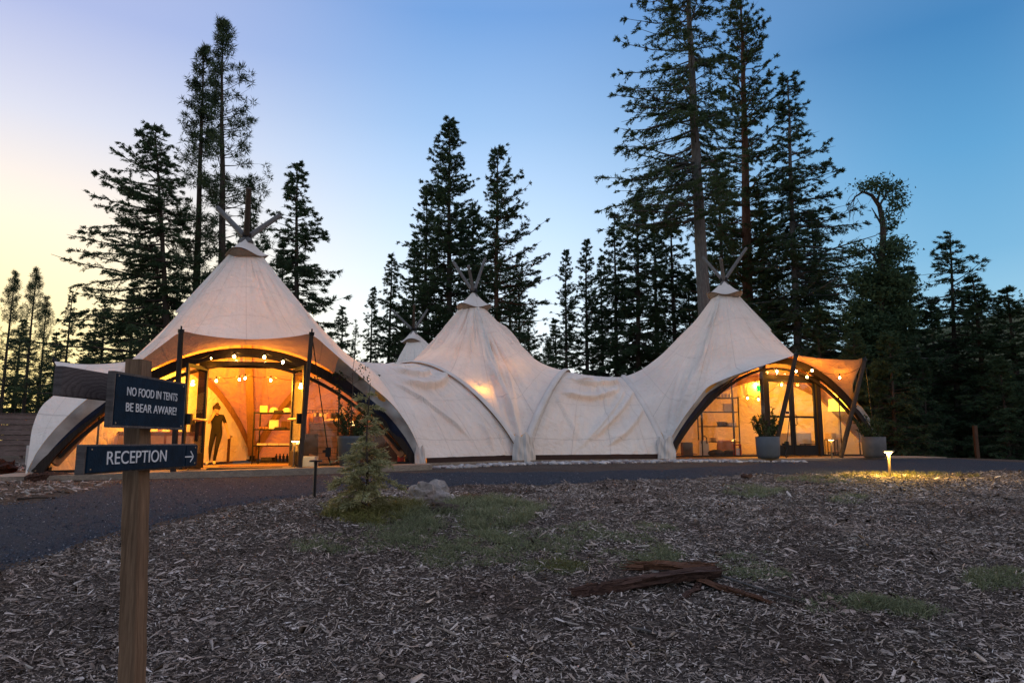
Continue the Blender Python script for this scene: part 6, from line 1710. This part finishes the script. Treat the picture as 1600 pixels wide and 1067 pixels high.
# little flowering weed right of the lit path light
cs = np.array([G(1397+k*6, 748+rg.uniform(-1, 1)) for k in range(7)]); V, Q, T = blades(cs, 14, .03, .12, .008, rg, .8)
tag(link('weed_sprig', mesh_mixed('weed_sprig', V, Q, T, M['grass_y'])), 'small weed sprigs lit gold beside the lit path light', 'weeds', None, 'stuff')

# ------------------------------------------------------------------ wood chips
M['chips'] = None
def b_chips(n):
    r = n.isl(); o = n.obj()
    c = n.ramp(r, [(0, (.070, .053, .042)), (.18, (.21, .165, .132)), (.55, (.40, .325, .268)), (.85, (.54, .455, .39)), (.965, (.68, .59, .52)), (1, (.80, .72, .64))])
    g = n.noise(.9, 4, .6, o)
    c = n.mix(n.ramp(g, [(.46, 0.0), (.66, .62)]), c, n.ramp(r, [(0, (.045, .026, .017)), (.7, (.17, .10, .072)), (1, (.40, .28, .22))]))
    f = n.noise(160, 2, .6, o)
    c = n.mix(1.0, c, n.ramp(f, [(.3, .72), (.7, 1.2)]), 'MULTIPLY')
    c = n.mix(1.0, c, n.ramp(n.noise(2.6, 5, .65, o, .4), [(.36, .55), (.52, 1.0), (.7, 1.12)]), 'MULTIPLY')
    n.to(n.pbr(c, .9, None, 0, .15))
M['chips'] = mk('shredded_wood', b_chips)
def chips(name, Xc, Yc, L, W, T, rg, label, tilt=.28, mat='chips'):
    n = len(Xc); z = gz(Xc, Yc)
    yaw = rg.rand(n)*PI*2; pit = rg.randn(n)*tilt; rol = rg.randn(n)*.5
    d = np.stack([np.cos(yaw)*np.cos(pit), np.sin(yaw)*np.cos(pit), np.sin(pit)], 1)
    s0 = np.stack([-np.sin(yaw), np.cos(yaw), np.zeros(n)], 1); u0 = np.cross(d, s0)
    s = s0*np.cos(rol)[:, None]+u0*np.sin(rol)[:, None]; u = -s0*np.sin(rol)[:, None]+u0*np.cos(rol)[:, None]; u *= np.sign(u[:, 2:3]+1e-9)
    c = np.stack([Xc, Yc, z+T*.6+np.abs(np.sin(pit))*L*.32+rg.rand(n)*.012], 1)
    l = L[:, None]/2; w_ = W[:, None]/2; t = T[:, None]
    k1 = rg.uniform(.25, 1, (n, 1)); k2 = rg.uniform(.25, 1, (n, 1)); be = s*rg.randn(n, 1)*L[:, None]*.10
    V = np.stack([c-d*l+s*w_*k1+be, c-d*l-s*w_*k1+be, c+d*l-s*w_*k2+be, c+d*l+s*w_*k2+be, c-d*l*.7+u*t*.9*k1, c+d*l*.6-be*.6+u*t*1.5], 1)
    f = np.array([[0, 4, 5, 3], [4, 1, 2, 5]]); tri = np.array([[0, 1, 4], [3, 5, 2]])
    k = (np.arange(n)*6)[:, None, None]
    o = link(name, mesh_mixed(name, V.reshape(-1, 3), (k+f).reshape(-1, 4), (k+tri).reshape(-1, 3), M[mat])); return tag(o, label, 'wood chips', None, 'stuff')
def scatter(rg, N, y0, y1, expo, keep):
    # denser near the viewer: y drawn from a power law, x across the view's width
    u = rg.rand(N); a = 1-expo+1; y = (y0**a+u*(y1**a-y0**a))**(1/a); x = (rg.rand(N)*2-1)*(y*.78+.5)
    k = keep(x, y); return x[k], y[k]
rg = np.random.RandomState(50)
lim = lambda x, y: below_path(x, y, 1.2*np.sin(x*9)+1.0*np.sin(x*23)+2.5*(np.random.rand(len(x))**3))
x, y = scatter(rg, 212000, 3.3, 14.5, 1.15, lim)
sc_ = (y/5.0)**.22
L = rg.gamma(1.7, .0140, len(x))*sc_+.007; W = (.0022+rg.gamma(1.6, .0021, len(x)))*sc_; T = .0012+rg.rand(len(x))*.003
chips('wood_chips', x, y, L, W, T, rg, 'grey shredded wood chips covering the foreground')
xw = rg.uniform(0, 1, 30000); yw = rg.uniform(2.5, 14.5, 30000); xw = (yw*.78+.5+xw*4.5)*np.where(rg.rand(30000) < .5, -1, 1); kw = below_path(xw, yw, 0) & (np.abs(xw) < 15); xw, yw = xw[kw], yw[kw]
chips('side_chips', xw, yw, rg.uniform(.02, .09, len(xw)), rg.uniform(.005, .02, len(xw)), rg.uniform(.002, .005, len(xw)), rg, 'wood chips carrying on beyond both sides of the view')
x, y = scatter(rg, 2600, 3.6, 13, 1.3, lim)
chips('large_chips', x, y, rg.uniform(.05, .13, len(x)), rg.uniform(.008, .022, len(x)), rg.uniform(.004, .009, len(x)), rg, 'larger splinters lying on the wood chips', .15)
# far left strip of chips between the fence and the path
xx = rg.uniform(-24, -6.5, 16000); yy = rg.uniform(9, 22, 16000); k = above_path(xx, yy, 0) & (xx < np.interp(yy, [9, 12.9, 13.2, 15, 22], [-5, -6.5, -10.7, -11.2, -11.5]))
xx, yy = xx[k], yy[k]; chips('far_chips', xx, yy, rg.uniform(.05, .14, len(xx)), rg.uniform(.01, .03, len(xx)), rg.uniform(.004, .01, len(xx)), rg, 'wood chips left of the tent beyond the path', .2)
# loose gravel on the path
M['gravel'] = mk('path_gravel_stones', lambda n: n.to(n.pbr(n.ramp(n.isl(), [(0, (.016, .022, .034)), (.6, (.060, .074, .098)), (.94, (.12, .135, .16)), (1, (.30, .30, .30))]), .9, None, 0, .15)))
N_ = 60000; y_ = rg.uniform(4.5**.2, 14.5**.2, N_)**5; x_ = (rg.rand(N_)*2-1)*(y_*.78+.5); k_ = on_path(x_, y_, .5); x_, y_ = x_[k_], y_[k_]
chips('path_gravel', x_, y_, rg.uniform(.008, .026, len(x_)), rg.uniform(.008, .018, len(x_)), rg.uniform(.004, .010, len(x_)), rg, 'dark gravel of the curved path', .2, 'gravel')
# ------------------------------------------------------------------ stones along the tent hems
M['stones'] = mk('river_stones', lambda n: n.to(n.pbr(n.mix(.25, n.ramp(n.isl(), [(0, (.14, .09, .085)), (.4, (.30, .27, .25)), (.75, (.48, .44, .41)), (1, (.70, .65, .61))]), n.ramp(n.noise(30, 4, .7, n.obj()), [(.3, .08), (.7, .42)])), .85, n.bump(n.noise(60, 3, .6, n.obj()), .4, .01), 0, .2)))
def stones():
    rg = random.Random(6); mb = MB(); k = 0
    line = [((-2.3, 15.9), (-1.7, 16.4)), ((-1.7, 16.35), (.6, 17.95)), ((.6, 17.95), (4.7, 19.6)), ((4.7, 19.6), (6.2, 18.9)), ((6.2, 18.9), (7.6, 18.5))]
    wd = [.35, .75, 1.05, .8, .35]
    for (a, b), w in zip(line, wd):
        L = math.hypot(b[0]-a[0], b[1]-a[1]); n = int(L*w*105)
        for q in range(n):
            u = rg.random(); v = rg.random(); nx, ny = (b[1]-a[1])/L, -(b[0]-a[0])/L
            x = a[0]+(b[0]-a[0])*u+nx*v*w; y = a[1]+(b[1]-a[1])*u+ny*v*w; r = rg.uniform(.028, .07)
            mb.sphere((x, y, gzf(x, y)+r*.25), (r*rg.uniform(.8, 1.5), r*rg.uniform(.8, 1.3), r*rg.uniform(.45, .8)), 7, 5, jit=.35, rng=rg)
    o = mb.build('hem_stones', M['stones'], None, smooth=True); tag(o, 'pale stones strewn along the foot of the tents', 'stones', None, 'stuff')
stones()
